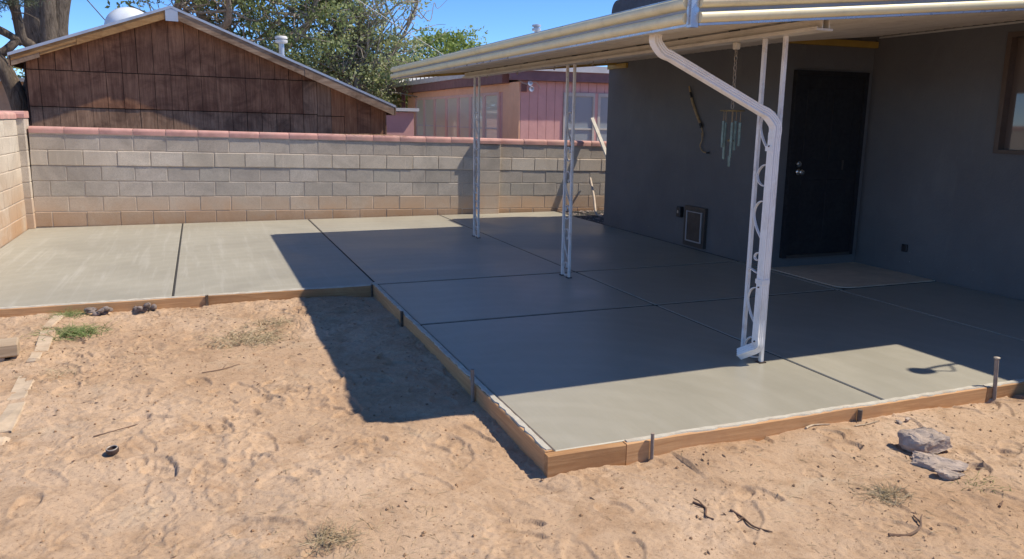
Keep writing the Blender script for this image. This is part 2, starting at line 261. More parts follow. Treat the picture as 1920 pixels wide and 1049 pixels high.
# ------------------------------------------------------------------ mesh helpers
class MB:
    def __init__(s): s.v = []; s.f = []
    def add(s, vs, fs):
        o = len(s.v); s.v += [tuple(p) for p in vs]; s.f += [tuple(i + o for i in f) for f in fs]; return s
    def box(s, x0, x1, y0, y1, z0, z1):
        return s.add([(x0, y0, z0), (x1, y0, z0), (x1, y1, z0), (x0, y1, z0), (x0, y0, z1), (x1, y0, z1), (x1, y1, z1), (x0, y1, z1)],
                     [(0, 3, 2, 1), (4, 5, 6, 7), (0, 1, 5, 4), (1, 2, 6, 5), (2, 3, 7, 6), (3, 0, 4, 7)])
    def cbox(s, x0, x1, y0, y1, z0, z1, c=0.004, jit=0):
        """box with chamfered edges (24 verts)"""
        lo = (x0, y0, z0); hi = (x1, y1, z1); vs = []; idx = {}
        for sx in (0, 1):
            for sy in (0, 1):
                for sz in (0, 1):
                    for ax in range(3):
                        p = []
                        for a, sg in enumerate((sx, sy, sz)):
                            b = hi[a] if sg else lo[a]
                            if a != ax: b += (-c if sg else c)
                            p.append(b + (random.uniform(-jit, jit) if jit else 0))
                        idx[(sx, sy, sz, ax)] = len(vs); vs.append(p)
        fs = []
        for ax in range(3):
            o = [a for a in range(3) if a != ax]
            for sg in (0, 1):
                q = []
                for a, b in ((0, 0), (1, 0), (1, 1), (0, 1)):
                    k = [0, 0, 0]; k[ax] = sg; k[o[0]] = a; k[o[1]] = b; q.append(idx[(*k, ax)])
                fs.append(q if (sg == 1) == (ax != 1) else q[::-1])
            for a in (0, 1):
                for b in (0, 1):
                    k0 = [0, 0, 0]; k0[o[0]] = a; k0[o[1]] = b; k1 = list(k0); k1[ax] = 1
                    fs.append([idx[(*k0, o[0])], idx[(*k1, o[0])], idx[(*k1, o[1])], idx[(*k0, o[1])]])
        for sx in (0, 1):
            for sy in (0, 1):
                for sz in (0, 1): fs.append([idx[(sx, sy, sz, a)] for a in range(3)])
        return s.add(vs, fs)
    def tube(s, pts, r, n=8, cap=True, sq=None):
        pts = [Vector(p) for p in pts]; k = len(pts); rs = r if hasattr(r, '__len__') else [r] * k
        T = [(pts[min(i + 1, k - 1)] - pts[max(i - 1, 0)]).normalized() for i in range(k)]
        u = T[0].orthogonal().normalized() if abs(T[0].z) > 0.99 or abs(T[0].z) < 0.01 else T[0].cross(Vector((0, 0, 1))).normalized()
        vs = []
        for i in range(k):
            u = (u - T[i] * u.dot(T[i])).normalized(); wv = T[i].cross(u)
            for j in range(n):
                a = 2 * math.pi * j / n; vs.append(pts[i] + (u * math.cos(a) + wv * math.sin(a)) * rs[i])
        fs = [(i * n + j, i * n + (j + 1) % n, (i + 1) * n + (j + 1) % n, (i + 1) * n + j) for i in range(k - 1) for j in range(n)]
        if cap: fs += [tuple(range(n))[::-1], tuple((k - 1) * n + j for j in range(n))]
        return s.add(vs, fs)
    def sweep(s, prof, pts, side, cap=True, closed=True):
        """prof: (a,b) pairs along side vector / (tangent x side); pts path; side: vector or per-point list"""
        pts = [Vector(p) for p in pts]; k = len(pts); n = len(prof); vs = []
        for i in range(k):
            t = (pts[min(i + 1, k - 1)] - pts[max(i - 1, 0)]).normalized(); sd_ = Vector(side[i] if isinstance(side, list) else side)
            sd_ = (sd_ - t * sd_.dot(t)).normalized(); up = sd_.cross(t)
            for a, b in prof: vs.append(pts[i] + sd_ * a + up * b)
        m = n if closed else n - 1
        fs = [(i * n + j, i * n + (j + 1) % n, (i + 1) * n + (j + 1) % n, (i + 1) * n + j) for i in range(k - 1) for j in range(m)]
        if cap and closed: fs += [tuple(range(n))[::-1], tuple((k - 1) * n + j for j in range(n))]
        return s.add(vs, fs)
    def prism(s, poly, axis, a0, a1):
        n = len(poly)
        def P(p, a): return {'y': (p[0], a, p[1]), 'x': (a, p[0], p[1]), 'z': (p[0], p[1], a)}[axis]
        return s.add([P(p, a0) for p in poly] + [P(p, a1) for p in poly],
                     [tuple(range(n)), tuple(range(2 * n - 1, n - 1, -1))] + [(i, i + n, (i + 1) % n + n, (i + 1) % n) for i in range(n)])
    def lathe(s, prof, c, n=20, axis='z'):
        vs = []
        for r, h in prof:
            for j in range(n):
                a = 2 * math.pi * j / n; p = (r * math.cos(a), r * math.sin(a), h)
                if axis == 'x': p = (p[2], p[0], p[1])
                if axis == 'y': p = (p[0], p[2], p[1])
                vs.append((c[0] + p[0], c[1] + p[1], c[2] + p[2]))
        k = len(prof)
        fs = [(i * n + j, i * n + (j + 1) % n, (i + 1) * n + (j + 1) % n, (i + 1) * n + j) for i in range(k - 1) for j in range(n)]
        fs += [tuple(range(n))[::-1], tuple((k - 1) * n + j for j in range(n))]
        return s.add(vs, fs)
    def mesh(s, name, mat, smooth=False):
        me = bpy.data.meshes.new(name); me.from_pydata(s.v, [], s.f); me.materials.append(M[mat]); fix_normals(me)
        if smooth:
            me.polygons.foreach_set('use_smooth', [True] * len(me.polygons))
            try: me.set_sharp_from_angle(angle=math.radians(40))
            except Exception: pass
        me.update(); return me
    def build(s, name, mat, parent=None, smooth=False): return link(name, s.mesh(name, mat, smooth), parent)
import bmesh
def fix_normals(me):
    if len(me.polygons) > 4000: return
    bm = bmesh.new(); bm.from_mesh(me); bmesh.ops.recalc_face_normals(bm, faces=bm.faces); bm.to_mesh(me); bm.free()
def link(name, me, parent=None):
    o = bpy.data.objects.new(name, me); COL.objects.link(o)
    if parent is not None: o.parent = parent
    return o
def tag(o, label, cat, group=None):
    o['label'] = label; o['category'] = cat
    if group: o['group'] = group
    return o
def empty(name, loc=(0, 0, 0), label=None, cat=None, group=None):
    o = link(name, None); o.location = loc; o.empty_display_size = 0.1
    if label: tag(o, label, cat, group)
    return o
def struct(o): o['kind'] = 'structure'; return o
def stuff(o): o['kind'] = 'stuff'; return o
def hang(child, parent):
    """parent a mesh built in world coordinates to an Empty that is not at the origin"""
    child.parent = parent; child.location = -Vector(parent.location); return child
def crom(pts, k=6):
    pts = [Vector(p) for p in pts]; out = []
    for i in range(len(pts) - 1):
        p0, p1, p2, p3 = pts[max(i - 1, 0)], pts[i], pts[i + 1], pts[min(i + 2, len(pts) - 1)]
        for j in range(k):
            t = j / k; out.append(0.5 * ((2 * p1) + (p2 - p0) * t + (2 * p0 - 5 * p1 + 4 * p2 - p3) * t * t + (3 * p1 - p0 - 3 * p2 + p3) * t ** 3))
    return out + [pts[-1]]

# ------------------------------------------------------------------ ground
def vn(x, y, seed):
    """value noise"""
    xi = np.floor(x).astype(np.int64); yi = np.floor(y).astype(np.int64); fx = x - xi; fy = y - yi
    def h(a, b):
        n = (a * 374761393 + b * 668265263 + seed * 974634777) & 0x7fffffff
        n = ((n ^ (n >> 13)) * 1274126177) & 0x7fffffff
        return ((n ^ (n >> 16)) & 0xffff) / 65535.0
    u = fx * fx * fx * (fx * (fx * 6 - 15) + 10); v = fy * fy * fy * (fy * (fy * 6 - 15) + 10)
    return (h(xi, yi) * (1 - u) + h(xi + 1, yi) * u) * (1 - v) + (h(xi, yi + 1) * (1 - u) + h(xi + 1, yi + 1) * u) * v
GX0, GX1, GY0, GY1, GS = -3.55, 3.6, -1.75, 4.05, 0.0072
gx = np.arange(GX0, GX1, GS); gy = np.arange(GY0, GY1, GS); X, Y = np.meshgrid(gx, gy)
H = np.full(X.shape, -0.080)
H += (vn(X * 1.1, Y * 1.1, 1) - .5) * .036 + (vn(X * 2.7, Y * 2.7, 2) - .5) * .018
wx = X + (vn(X * 5, Y * 5, 3) - .5) * .22; wy = Y + (vn(X * 5, Y * 5, 4) - .5) * .22
ms = np.clip((vn(X * .9, Y * .9, 21) * .6 + vn(X * 2.1, Y * 2.1, 22) * .4 - .3) * 2.4, .12, 1.05)     # trampled zones against smooth blown sand
H += (vn(wx * 8, wy * 8, 5) - .5) * .011 * ms
r = 1 - np.abs(2 * vn(wx * 6, wy * 11, 6) - 1); H += np.clip(r - .76, 0, 1) * .03 * (vn(X * 2, Y * 2, 7) > .42) * ms
for (cnt, dmin, dmax) in ((420, .004, .0125),):
    for k in range(cnt):
        cx, cy = rng.uniform(GX0, GX1), rng.uniform(GY0, GY1); a = rng.uniform(0, math.pi); le, wi = rng.uniform(.09, .15), rng.uniform(.038, .06)
        if rng.random() < .35: le *= .5
        i0, i1 = max(0, int((cx - .3 - GX0) / GS)), min(len(gx), int((cx + .3 - GX0) / GS)); j0, j1 = max(0, int((cy - .3 - GY0) / GS)), min(len(gy), int((cy + .3 - GY0) / GS))
        if i1 - i0 < 3 or j1 - j0 < 3: continue
        xs = X[j0:j1, i0:i1] - cx; ys = Y[j0:j1, i0:i1] - cy
        u = xs * math.cos(a) + ys * math.sin(a); v = -xs * math.sin(a) + ys * math.cos(a)
        d = np.sqrt((u / le) ** 2 + (v / (wi * (1 + .25 * np.sign(u) * np.minimum(1, np.abs(u) / le)))) ** 2) + (vn((xs + cx) * 14, (ys + cy) * 14, 8) - .5) * .45
        t = np.clip((1.06 - d) / .11, 0, 1); t = t * t * (3 - 2 * t)
        D = rng.uniform(dmin, dmax) * (1 - .5 * np.clip(u / le, -1, 1) * rng.choice([-1, 1]))
        H[j0:j1, i0:i1] += -D * t + rng.uniform(.001, .005) * np.exp(-((d - 1.18) / .16) ** 2)
wx2 = X + (vn(X * 16, Y * 16, 13) - .5) * .07; wy2 = Y + (vn(X * 16, Y * 16, 14) - .5) * .07
r2 = 1 - np.abs(2 * vn(wx2 * 9, wy2 * 15, 15) - 1); H += np.clip(r2 - .8, 0, 1) * .05 * np.clip((vn(X * 3, Y * 3, 16) - .4) * 4, 0, 1) * ms
st = vn(wx2 * 7, wy2 * 7, 17); H += (np.clip((st - .54) * 16, 0, 1) * .0075 + np.clip((vn(wx2 * 13, wy2 * 10, 18) - .6) * 18, 0, 1) * .005) * ms   # crusted lips left by shoe soles
H += ((vn(wx * 30, wy * 30, 9) - .5) * .0065 + (vn(X * 70, Y * 70, 10) - .5) * .005) * (.45 + .55 * ms)
# soil heaped against / scooped from the boards, a shallow scoop in the inside corner
H -= .018 * np.exp(-((X + .12) / .12) ** 2) * ((Y > -.2) & (Y < 3.9))
H += .02 * np.exp(-((Y + .18) / .12) ** 2) * (X > .6)
H = np.where((X > -.04) & (Y > -.04), np.minimum(H, -.06), H); H = np.where(Y > 3.83, np.minimum(H, -.06), H)
edge = np.minimum.reduce([X - GX0, GX1 - X, Y - GY0]); H = np.where(edge < .12, H - .07 * (1 - edge / .12), H)
def hgt(x, y):
    i = int(round((x - GX0) / GS)); j = int(round((y - GY0) / GS))
    if 0 <= i < len(gx) and 0 <= j < len(gy): return float(H[j, i])
    return -0.16
def grid_mesh(name, X, Y, Z, keep):
    ny, nx = X.shape; idx = np.arange(nx * ny).reshape(ny, nx)
    q = np.stack([idx[:-1, :-1], idx[:-1, 1:], idx[1:, 1:], idx[1:, :-1]], -1)[keep[:-1, :-1]].reshape(-1, 4)
    used = np.unique(q); remap = np.full(nx * ny, -1); remap[used] = np.arange(len(used)); q = remap[q]
    co = np.stack([X, Y, Z], -1).reshape(-1, 3)[used]
    me = bpy.data.meshes.new(name); me.vertices.add(len(co)); me.vertices.foreach_set('co', co.ravel().astype(np.float32))
    me.loops.add(q.size); me.loops.foreach_set('vertex_index', q.ravel().astype(np.int32))
    me.polygons.add(len(q)); me.polygons.foreach_set('loop_start', np.arange(0, q.size, 4, dtype=np.int32))
    me.polygons.foreach_set('use_smooth', np.ones(len(q), dtype=bool)); me.update(calc_edges=True); return me
keep = ~(((X > .03) & (Y > .03)) | (Y > 3.93))
me = grid_mesh('dirt_yard', X, Y, H, keep); me.materials.append(M['dirt']); struct(link('dirt_yard', me))
b = MB(); n = 40; R_ = 900
b.v = [(0, 0, -.165)] + [(R_ * math.cos(2 * math.pi * i / n), R_ * math.sin(2 * math.pi * i / n), -.165) for i in range(n)]
b.f = [(0, i + 1, (i + 1) % n + 1) for i in range(n)]
struct(b.build('ground', 'dirt'))
struct(MB().box(3.99, 6.5, 7.0, 8.85, -.16, -.02).build('dirt_strip', 'dirt'))
# clods and straw bits scattered on the dirt
def scatter_ok(x, y): return not (x > -.07 and y > -.07) and y < 3.8
b = MB(); OCT = [(1, 0, 0), (-1, 0, 0), (0, 1, 0), (0, -1, 0), (0, 0, .8), (0, 0, -.8)]; OF = [(0, 2, 4), (2, 1, 4), (1, 3, 4), (3, 0, 4), (2, 0, 5), (1, 2, 5), (3, 1, 5), (0, 3, 5)]
for k in range(7000):
    x, y = rng.uniform(-3.2, 3.4), rng.uniform(-1.7, 3.8)
    if not scatter_ok(x, y): continue
    s = rng.choice([.0025, .0035, .005, .009], p=[.4, .35, .2, .05]); z = hgt(x, y) + s * .4; an = rng.uniform(0, 6.28)
    b.add([(x + s * (p[0] * math.cos(an) - p[1] * math.sin(an)) * rng.uniform(.6, 1.3), y + s * (p[0] * math.sin(an) + p[1] * math.cos(an)) * rng.uniform(.6, 1.3), z + s * p[2] * rng.uniform(.6, 1.1)) for p in OCT], OF)
o = stuff(b.build('dirt_clods', 'clod')); tag(o, 'small loose dirt clods and grit scattered over the sandy yard', 'dirt clods')
def blade(b, p, d, le, wd, bend=.3, seg=2):
    """a bent thin three-sided straw"""
    p = Vector(p); d = Vector(d).normalized(); sd_ = d.cross(Vector((0, 0, 1)));  sd_ = sd_.normalized() if sd_.length > .01 else Vector((1, 0, 0)); up = sd_.cross(d)
    pts = []
    for i in range(seg + 1):
        t = i / seg; pts.append(p + d * le * t + Vector((0, 0, -bend * le * t * t)) + sd_ * rng.uniform(-.1, .1) * le * t)
    vs = []
    for i, q in enumerate(pts):
        ww = wd * (1 - .8 * i / seg); vs += [q - sd_ * ww, q + sd_ * ww, q + up * ww]
    fs = [(i * 3 + j, i * 3 + (j + 1) % 3, i * 3 + 3 + (j + 1) % 3, i * 3 + 3 + j) for i in range(seg) for j in range(3)]
    b.add(vs, fs)
b = MB()
for k in range(2400):
    cl = [(-1.2, 2.7, .5), (1.2, -.75, .5), (-1.0, -.35, .3), (-2.3, 2.4, .35), (1.8, -.3, .5), None, None, None][rng.integers(8)]
    x, y = (rng.uniform(-3.2, 3.4), rng.uniform(-1.7, 3.8)) if cl is None else (rng.normal(cl[0], cl[2]), rng.normal(cl[1], cl[2]))
    if not scatter_ok(x, y): continue
    a = rng.uniform(0, 6.28); blade(b, (x, y, hgt(x, y) + .002), (math.cos(a), math.sin(a), rng.uniform(0, .25)), rng.uniform(.015, .07), rng.uniform(.0008, .0016), .15)
chips = MB()
for k in range(600):
    cl = [(-1.2, 2.6, .6), (-2.3, 2.4, .4), (1.5, -.5, .6), None, None, None][rng.integers(6)]
    x, y = (rng.uniform(-3.2, 3.4), rng.uniform(-1.7, 3.8)) if cl is None else (rng.normal(cl[0], cl[2]), rng.normal(cl[1], cl[2]))
    if not scatter_ok(x, y): continue
    s = rng.uniform(.004, .016); an = rng.uniform(0, 6.28); z = hgt(x, y) + .003
    chips.add([(x + s * (q[0] * math.cos(an) - q[1] * .35 * math.sin(an)), y + s * (q[0] * math.sin(an) + q[1] * .35 * math.cos(an)), z + s * q[2] * .35 + s * .2 * q[0]) for q in OCT], OF)
o = stuff(chips.build('bark_litter', 'twigm')); tag(o, 'small dark bark chips and twig bits scattered over the yard', 'bark litter')
o = stuff(b.build('straw_litter', 'straw')); tag(o, 'thin dry straw bits littering the sandy yard', 'straw')

# ------------------------------------------------------------------ concrete patio
struct(MB().box(-3.57, 5.19, 3.905, 8.74, -.15, -.006).box(.012, 5.19, .012, 3.904, -.15, -.0062).build('slab_base', 'slabcore'))
patio = struct(empty('patio_slab')); g = .0095
for (x0, x1, y0, y1) in [(-3.578, -1.715, 3.889, 8.75), (-1.715, 0, 3.889, 8.75), (0, 2.01, 3.889, 8.75), (2.01, 4.0, 3.889, 8.75), (0, 2.01, 2.387, 3.889), (2.01, 3.945, 2.387, 3.889),
                         (0, 2.01, 0, 2.387), (2.01, 3.945, 0, 2.387), (3.945, 5.198, 0, 2.387)]:
    gy0 = .018 if y0 in (2.387,) or (y0 == 3.889 and x0 >= 0) else g; gy1 = .018 if y1 in (2.387, 3.889) else g
    MB().cbox(x0 + g, x1 - g, y0 + gy0, y1 - gy1, -.1, 0, .005).build('slab_panel', 'conc' if x1 <= 0 else 'concnew', patio)
MB().cbox(3.95, 4.022, 2.391, 3.885, -.1, 0, .005).build('slab_panel', 'conc', patio)
# old pad at the door with a rounded front corner
poly = [(3.965 + .16 * (1 - math.cos(a)), 2.40 + .16 * (1 - math.sin(a))) for a in [math.pi / 2 * i / 8 for i in range(9)]]
poly = [(4.03, 3.448), (4.03, 2.55)] + [(4.03 + .14 * (1 - math.cos(a)), 2.55 - .14 * math.sin(a)) for a in [math.pi / 2 * i / 8 for i in range(1, 9)]] + [(5.198, 2.41), (5.198, 3.448)]
struct(MB().prism(poly, 'z', -.1, .004).build('door_pad', 'pad'))
# form boards
def board(p0, p1, th, z0, z1, mat, label, slop=True):
    """2x4 laid on edge from p0 to p1 (xy), thickness th to the right of travel"""
    p0 = Vector((*p0, 0)); p1 = Vector((*p1, 0)); ln = (p1 - p0).length; e = empty('form_board', p0, label, 'form board', 'form boards round the patio')
    e.rotation_euler.z = math.atan2(p1.y - p0.y, p1.x - p0.x)
    b = MB(); k = max(2, int(ln / .25)); xs = [ln * i / k for i in range(k + 1)]; wob = [random.uniform(-.004, .004) for _ in xs]
    c = .004
    prof = [(-th + c, z0), (-th, z0 + c), (-th, z1 - c), (-th + c, z1), (-c, z1), (0, z1 - c), (0, z0 + c), (-c, z0)]
    vs = [(x, p[0] + wv * .5, p[1] + wv * .6) for x, wv in zip(xs, wob) for p in prof]; m = 8
    fs = [(i * m + j, i * m + (j + 1) % m, (i + 1) * m + (j + 1) % m, (i + 1) * m + j) for i in range(k) for j in range(m)] + [tuple(range(m)), tuple(k * m + j for j in range(m))]
    b.add(vs, fs).build('timber', mat, e)
    if slop:   # concrete smeared over the top edge
        b = MB(); k2 = int(ln / .035); vs = []
        for i in range(k2 + 1):
            x = .01 + (ln - .02) * i / k2; wv = np.interp(x, xs, wob) * .6; e0 = -th + .002 + random.uniform(0, .012) * (1.4 if random.random() < .2 else 1)
            hh = .004 + random.uniform(0, .004)
            vs += [(x, e0, z1 + wv - .0005), (x, e0 + .003, z1 + wv + hh), (x, -.006, z1 + wv + hh + random.uniform(0, .003)), (x, .001, z1 + wv - .0005)]
        fs = [(i * 4 + j, i * 4 + j + 1, i * 4 + 5 + j, i * 4 + 4 + j) for i in range(k2) for j in range(3)] + [(0, 1, 2, 3), tuple(k2 * 4 + j for j in range(4))]
        b.add(vs, fs).build('concrete_smear', 'slop', e, True)
    return e
TH = .042
board((-3.55, 3.878), (-1.45, 3.878), TH, -.115, .004, 'form', 'left half of the timber form along the far-left sunlit slab')
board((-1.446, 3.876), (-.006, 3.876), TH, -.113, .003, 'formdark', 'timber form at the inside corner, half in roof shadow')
e = board((-.004, 3.93), (-.004, .0), TH, -.112, .006, 'form', 'long timber form running towards the camera beside the shaded dirt')
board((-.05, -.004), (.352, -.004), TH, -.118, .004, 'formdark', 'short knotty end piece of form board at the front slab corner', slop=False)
board((.356, -.004), (2.74, -.004), TH, -.12, .007, 'form', 'long front form board with white concrete smeared along its top')
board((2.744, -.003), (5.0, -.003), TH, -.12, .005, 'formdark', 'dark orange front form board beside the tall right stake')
def stake(x, y, z0, z1, wd, mat, label, lean=(0, 0), head=False, flat=False):
    e = empty('form_stake', (x, y, z0), label, 'stake', 'stakes holding the form boards'); h = z1 - z0
    if flat: MB().cbox(-wd, wd, -.006, .006, 0, h, .002, .001).build('shaft', mat, e)
    else:
        MB().tube([(0, 0, 0), (lean[0] * .5 + .001, lean[1] * .5, h * .5), (lean[0], lean[1], h)], [wd, wd * .95, wd], 8).build('shaft', mat, e, True)
    if head: MB().lathe([(wd * 1.0, 0), (wd * 1.5, .002), (wd * 1.5, .008), (wd * .9, .011)], (lean[0], lean[1], h), 12).build('mushroomed_head', 'rim', e, True)
stake(-1.449, 3.826, -.2, .012, .012, 'stake', 'dark stake against the form beside the left slab joint', flat=True)
stake(-.058, 3.835, -.2, .012, .011, 'stake', 'dark stake in the inside corner of the forms')
stake(-.056, 2.70, -.25, .03, .013, 'stake', 'dark wooden stake second along the shaded side form', flat=False)
stake(-.062, .975, -.25, .10, .0115, 'stakegrey', 'twisted rusty rebar stake on the side form near the front', (-.004, 0))
stake(.49, -.058, -.25, .045, .009, 'stakegrey', 'thin grey stake on the front form near the slab corner', (-.003, 0))
stake(1.77, -.06, -.25, .0, .013, 'stake', 'short dark stake at the middle of the front form')
stake(2.80, -.065, -.25, .175, .0115, 'stakegrey', 'tall grey stake with mushroomed head at the right end', (-.01, .02), head=True)

# ------------------------------------------------------------------ block walls
def block_mesh(lx, dy, hz, seed):
    random.seed(seed); me = MB().cbox(0, lx, 0, dy, 0, hz, .005, .0012).mesh('block', 'block'); random.seed(seed + 99); return me
BL, BH, MG = .4064, .2032, .010
_rm = {}
def remat(me, mt):
    k = (me.name, mt)
    if k not in _rm: _rm[k] = me.copy(); _rm[k].materials[0] = M[mt]
    return _rm[k]
def make_wall(name, label, x0, x1, courses, mat, half_first=True, dy=.19, cap_h=.088, cap_off=0.0, mats=None, joff=None):
    """wall in local coordinates: face at y=0, running +x from x0 to x1"""
    e = empty(name, (0, 0, 0), label, 'wall')
    full = [block_mesh(BL - MG, dy, BH - MG, s) for s in range(3)]
    for m in full: m.materials[0] = M[mat]
    for c in range(courses):
        z = (c) * BH + cap_off; off = BL / 2 if (c % 2 == (0 if half_first else 1)) else 0; x = x0 - off
        while x < x1 - .02:
            a, bb = max(x, x0), min(x + BL, x1)
            jx, jy, jz = random.uniform(-.0025, .0025), random.uniform(-.0022, .0022), random.uniform(-.002, .002)
            if bb - a > BL - .01: o = link('block', random.choice(full), e)
            else:
                me = MB().cbox(0, bb - a - MG, 0, dy, 0, BH - MG, .005, .001).mesh('block', mat); o = link('block', me, e)
            if mats: o.data = o.data if o.data.materials[0].name == M[mats[c]].name else remat(o.data, mats[c])
            o.location = (a + jx, jy + (joff[c] if joff else 0), z + jz); o.rotation_euler = (random.uniform(-.004, .004), random.uniform(-.005, .005), random.uniform(-.0035, .0035)); x += BL
    MB().box(x0 + .002, x1 - .006, .0075, dy - .008, -.3, courses * BH + cap_off - .004).build('mortar', 'mortar', e)
    # bullnose caps
    prof = [(-.009, 0.004)] + [(-.009 - .0 + .040 * (1 - math.cos(a)) - .0, .045 + .043 * math.sin(a)) for a in [math.pi / 2 * i / 6 for i in range(7)]]
    prof += [(dy - p[0], p[1]) for p in prof[::-1]]
    caps = []
    for s in range(2):
        b = MB(); nn = len(prof); vs = [(x, p[0], p[1]) for x in (0, .004, BL - .012, BL - .008) for p in prof]
        for i, q in enumerate(vs):
            if q[0] in (0, BL - .008): vs[i] = (q[0], q[1] * .985 + .001, q[2] * .97 + .001)
        fs = [(i * nn + j, i * nn + (j + 1) % nn, (i + 1) * nn + (j + 1) % nn, (i + 1) * nn + j) for i in range(3) for j in range(nn)] + [tuple(range(nn)), tuple(3 * nn + j for j in range(nn))]
        caps.append(b.add(vs, fs).mesh('cap_brick', 'cap', True))
    x = x0 - .0
    while x < x1 - .05:
        o = link('cap_brick', random.choice(caps), e); o.location = (x + .002, random.uniform(-.003, .003), courses * BH + cap_off + random.uniform(0, .003)); o.rotation_euler = (0, random.uniform(-.004, .004), random.uniform(-.004, .004)); x += BL
    MB().box(x0 + .004, x1 - .01, .0, dy, courses * BH + cap_off - .004, courses * BH + cap_off + cap_h - .022).build('cap_mortar', 'mortar', e)
    return e
random.seed(3)
bw = make_wall('block_wall', 'long grey concrete block wall with red bullnose cap behind the patio', 0, 9.8, 6, 'block', mats=['blockred', 'block', 'blockblue', 'blockblue', 'blockpale', 'block'], joff=[0, .002, .001, .002, -.007, .003])
bw.location = (-3.5, 8.76, 0.012); bw.rotation_euler.y = .0205
# shallow pier halfway along the wall that throws the narrow shadow beside the far post
for c in range(6):
    o = MB().cbox(0, .392, 0, .09, 0, BH - MG, .005, .001).build('block', 'block', bw); o.location = (6.09, -.082, c * BH)
MB().box(6.094, 6.478, -.075, 0, -.3, 6 * BH - .005).build('mortar', 'mortar', bw)
o = MB().prism([(-.10, .004), (-.10, .05), (-.085, .075), (-.06, .088), (0, .088), (0, .004)], 'x', 0, .392).build('cap_brick', 'cap', bw); o.location = (6.09, 0, 6 * BH)
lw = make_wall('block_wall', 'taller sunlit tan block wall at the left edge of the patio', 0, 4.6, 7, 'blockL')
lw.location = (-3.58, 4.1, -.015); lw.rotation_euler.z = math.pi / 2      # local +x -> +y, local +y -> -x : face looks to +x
pier = empty('block_pier', (-3.72, 8.66, 0), 'narrow block pier with red cap where the left and back walls meet', 'pier')
for c in range(7):
    o = MB().cbox(-.1, .225, 0, .30, 0, BH - MG, .005, .001).build('block', 'block', pier); o.location = (0, 0, c * BH)
MB().box(-.094, .219, .007, .29, -.2, 7 * BH + .012).build('mortar', 'mortar', pier)
o = MB().prism([(-.02, .004), (-.02, .05), (-.005, .078), (.025, .09), (.28, .09), (.30, .07), (.30, .004)], 'x', -.1, .235).build('cap_brick', 'cap', pier); o.location = (0, 0, 7 * BH - .003)

# ------------------------------------------------------------------ charcoal house
house = empty('house', (4.025, 3.45, 0), 'charcoal grey stucco house with black door under the patio cover', 'house')
def hp(mb, name, mat, parent=house, smooth=False):
    o = mb.build(name, mat, None, smooth); return hang(o, house) if parent is house else sub(o, parent)
def sub(o, parent): o.parent = parent; return o
wl = hp(MB().box(4.025, 9.5, 3.45, 7.08, -.15, 2.5), 'wall', 'stucco')
# right wing with the window opening cut out of its wall
WY0, WY1, WZ0, WZ1 = .55, 1.97, 1.255, 2.30
hp(MB().box(5.2, 9.5, -9, WY0, -.15, 2.5).box(5.2, 9.5, WY1, 3.449, -.15, 2.5).box(5.2, 9.5, WY0, WY1, -.15, WZ0).box(5.2, 9.5, WY0, WY1, WZ1, 2.5), 'wall', 'stucco')
hp(MB().box(3.84, 9.9, 3.2, 7.55, 2.5, 2.64).box(4.88, 9.9, -9.4, 3.2, 2.5, 2.64), 'roof', 'shingle')
# door
dr = hp(MB().box(4.215, 5.055, 3.415, 3.449, .135, 1.975), 'door', 'black')
hp(MB().box(4.165, 4.215, 3.395, 3.4495, .105, 2.02).box(5.055, 5.105, 3.395, 3.4495, .105, 2.02).box(4.215, 5.055, 3.395, 3.4495, 1.975, 2.02), 'door_frame', 'black', dr)
hp(MB().box(4.215, 5.055, 3.388, 3.4495, .105, .135), 'threshold', 'bronze', dr)
b = MB()
for (x0, x1, z0, z1) in [(4.33, 4.60, .28, .92), (4.67, 4.94, .28, .92), (4.33, 4.60, 1.12, 1.85), (4.67, 4.94, 1.12, 1.85)]:
    hp(MB().cbox(x0, x1, 3.409, 3.4155, z0, z1, .004), 'door_panel', 'black', dr)
hp(MB().box(4.215, 5.055, 3.408, 3.4152, .985, 1.0), 'mid_rail', 'black', dr)
hp(MB().lathe([(.03, 0), (.032, -.008), (.026, -.014), (.012, -.018), (.012, -.04), (.026, -.05), (.03, -.062), (.022, -.072), (.0, -.074)], (4.29, 3.414, 1.003), 20, 'y'), 'door_knob', 'chrome', dr, True)
hp(MB().lathe([(.032, 0), (.033, -.008), (.028, -.018), (.02, -.02), (.02, -.026), (.0, -.027)], (4.285, 3.414, 1.085), 20, 'y'), 'deadbolt', 'chrome', dr, True)
hp(MB().box(4.86, 4.875, 3.405, 3.4152, 1.02, 1.12), 'hinge', 'bronze', dr)
# pet door
pd = hp(MB().box(3.985, 4.024, 4.545, 4.965, .03, .505), 'pet_door', 'bronze')
hp(MB().box(3.978, 3.9848, 4.615, 4.885, .10, .435), 'flap', 'flap', pd)
hp(MB().box(3.972, 3.9846, 4.595, 4.612, .085, .45).box(3.972, 3.9846, 4.888, 4.905, .085, .45).box(3.972, 3.9846, 4.612, 4.888, .085, .098).box(3.974, 3.9846, 4.612, 4.888, .437, .446), 'flap_trim', 'recess', pd)
bx = hp(MB().cbox(3.965, 4.0245, 5.035, 5.115, .345, .475, .008), 'sensor_box', 'blackpl')
hp(MB().cbox(3.958, 3.9648, 5.06, 5.085, .395, .43, .002), 'sensor_lens', 'rim', bx)
hp(MB().cbox(5.175, 5.1995, 2.765, 2.83, .225, .30, .006), 'outlet_box', 'blackpl')
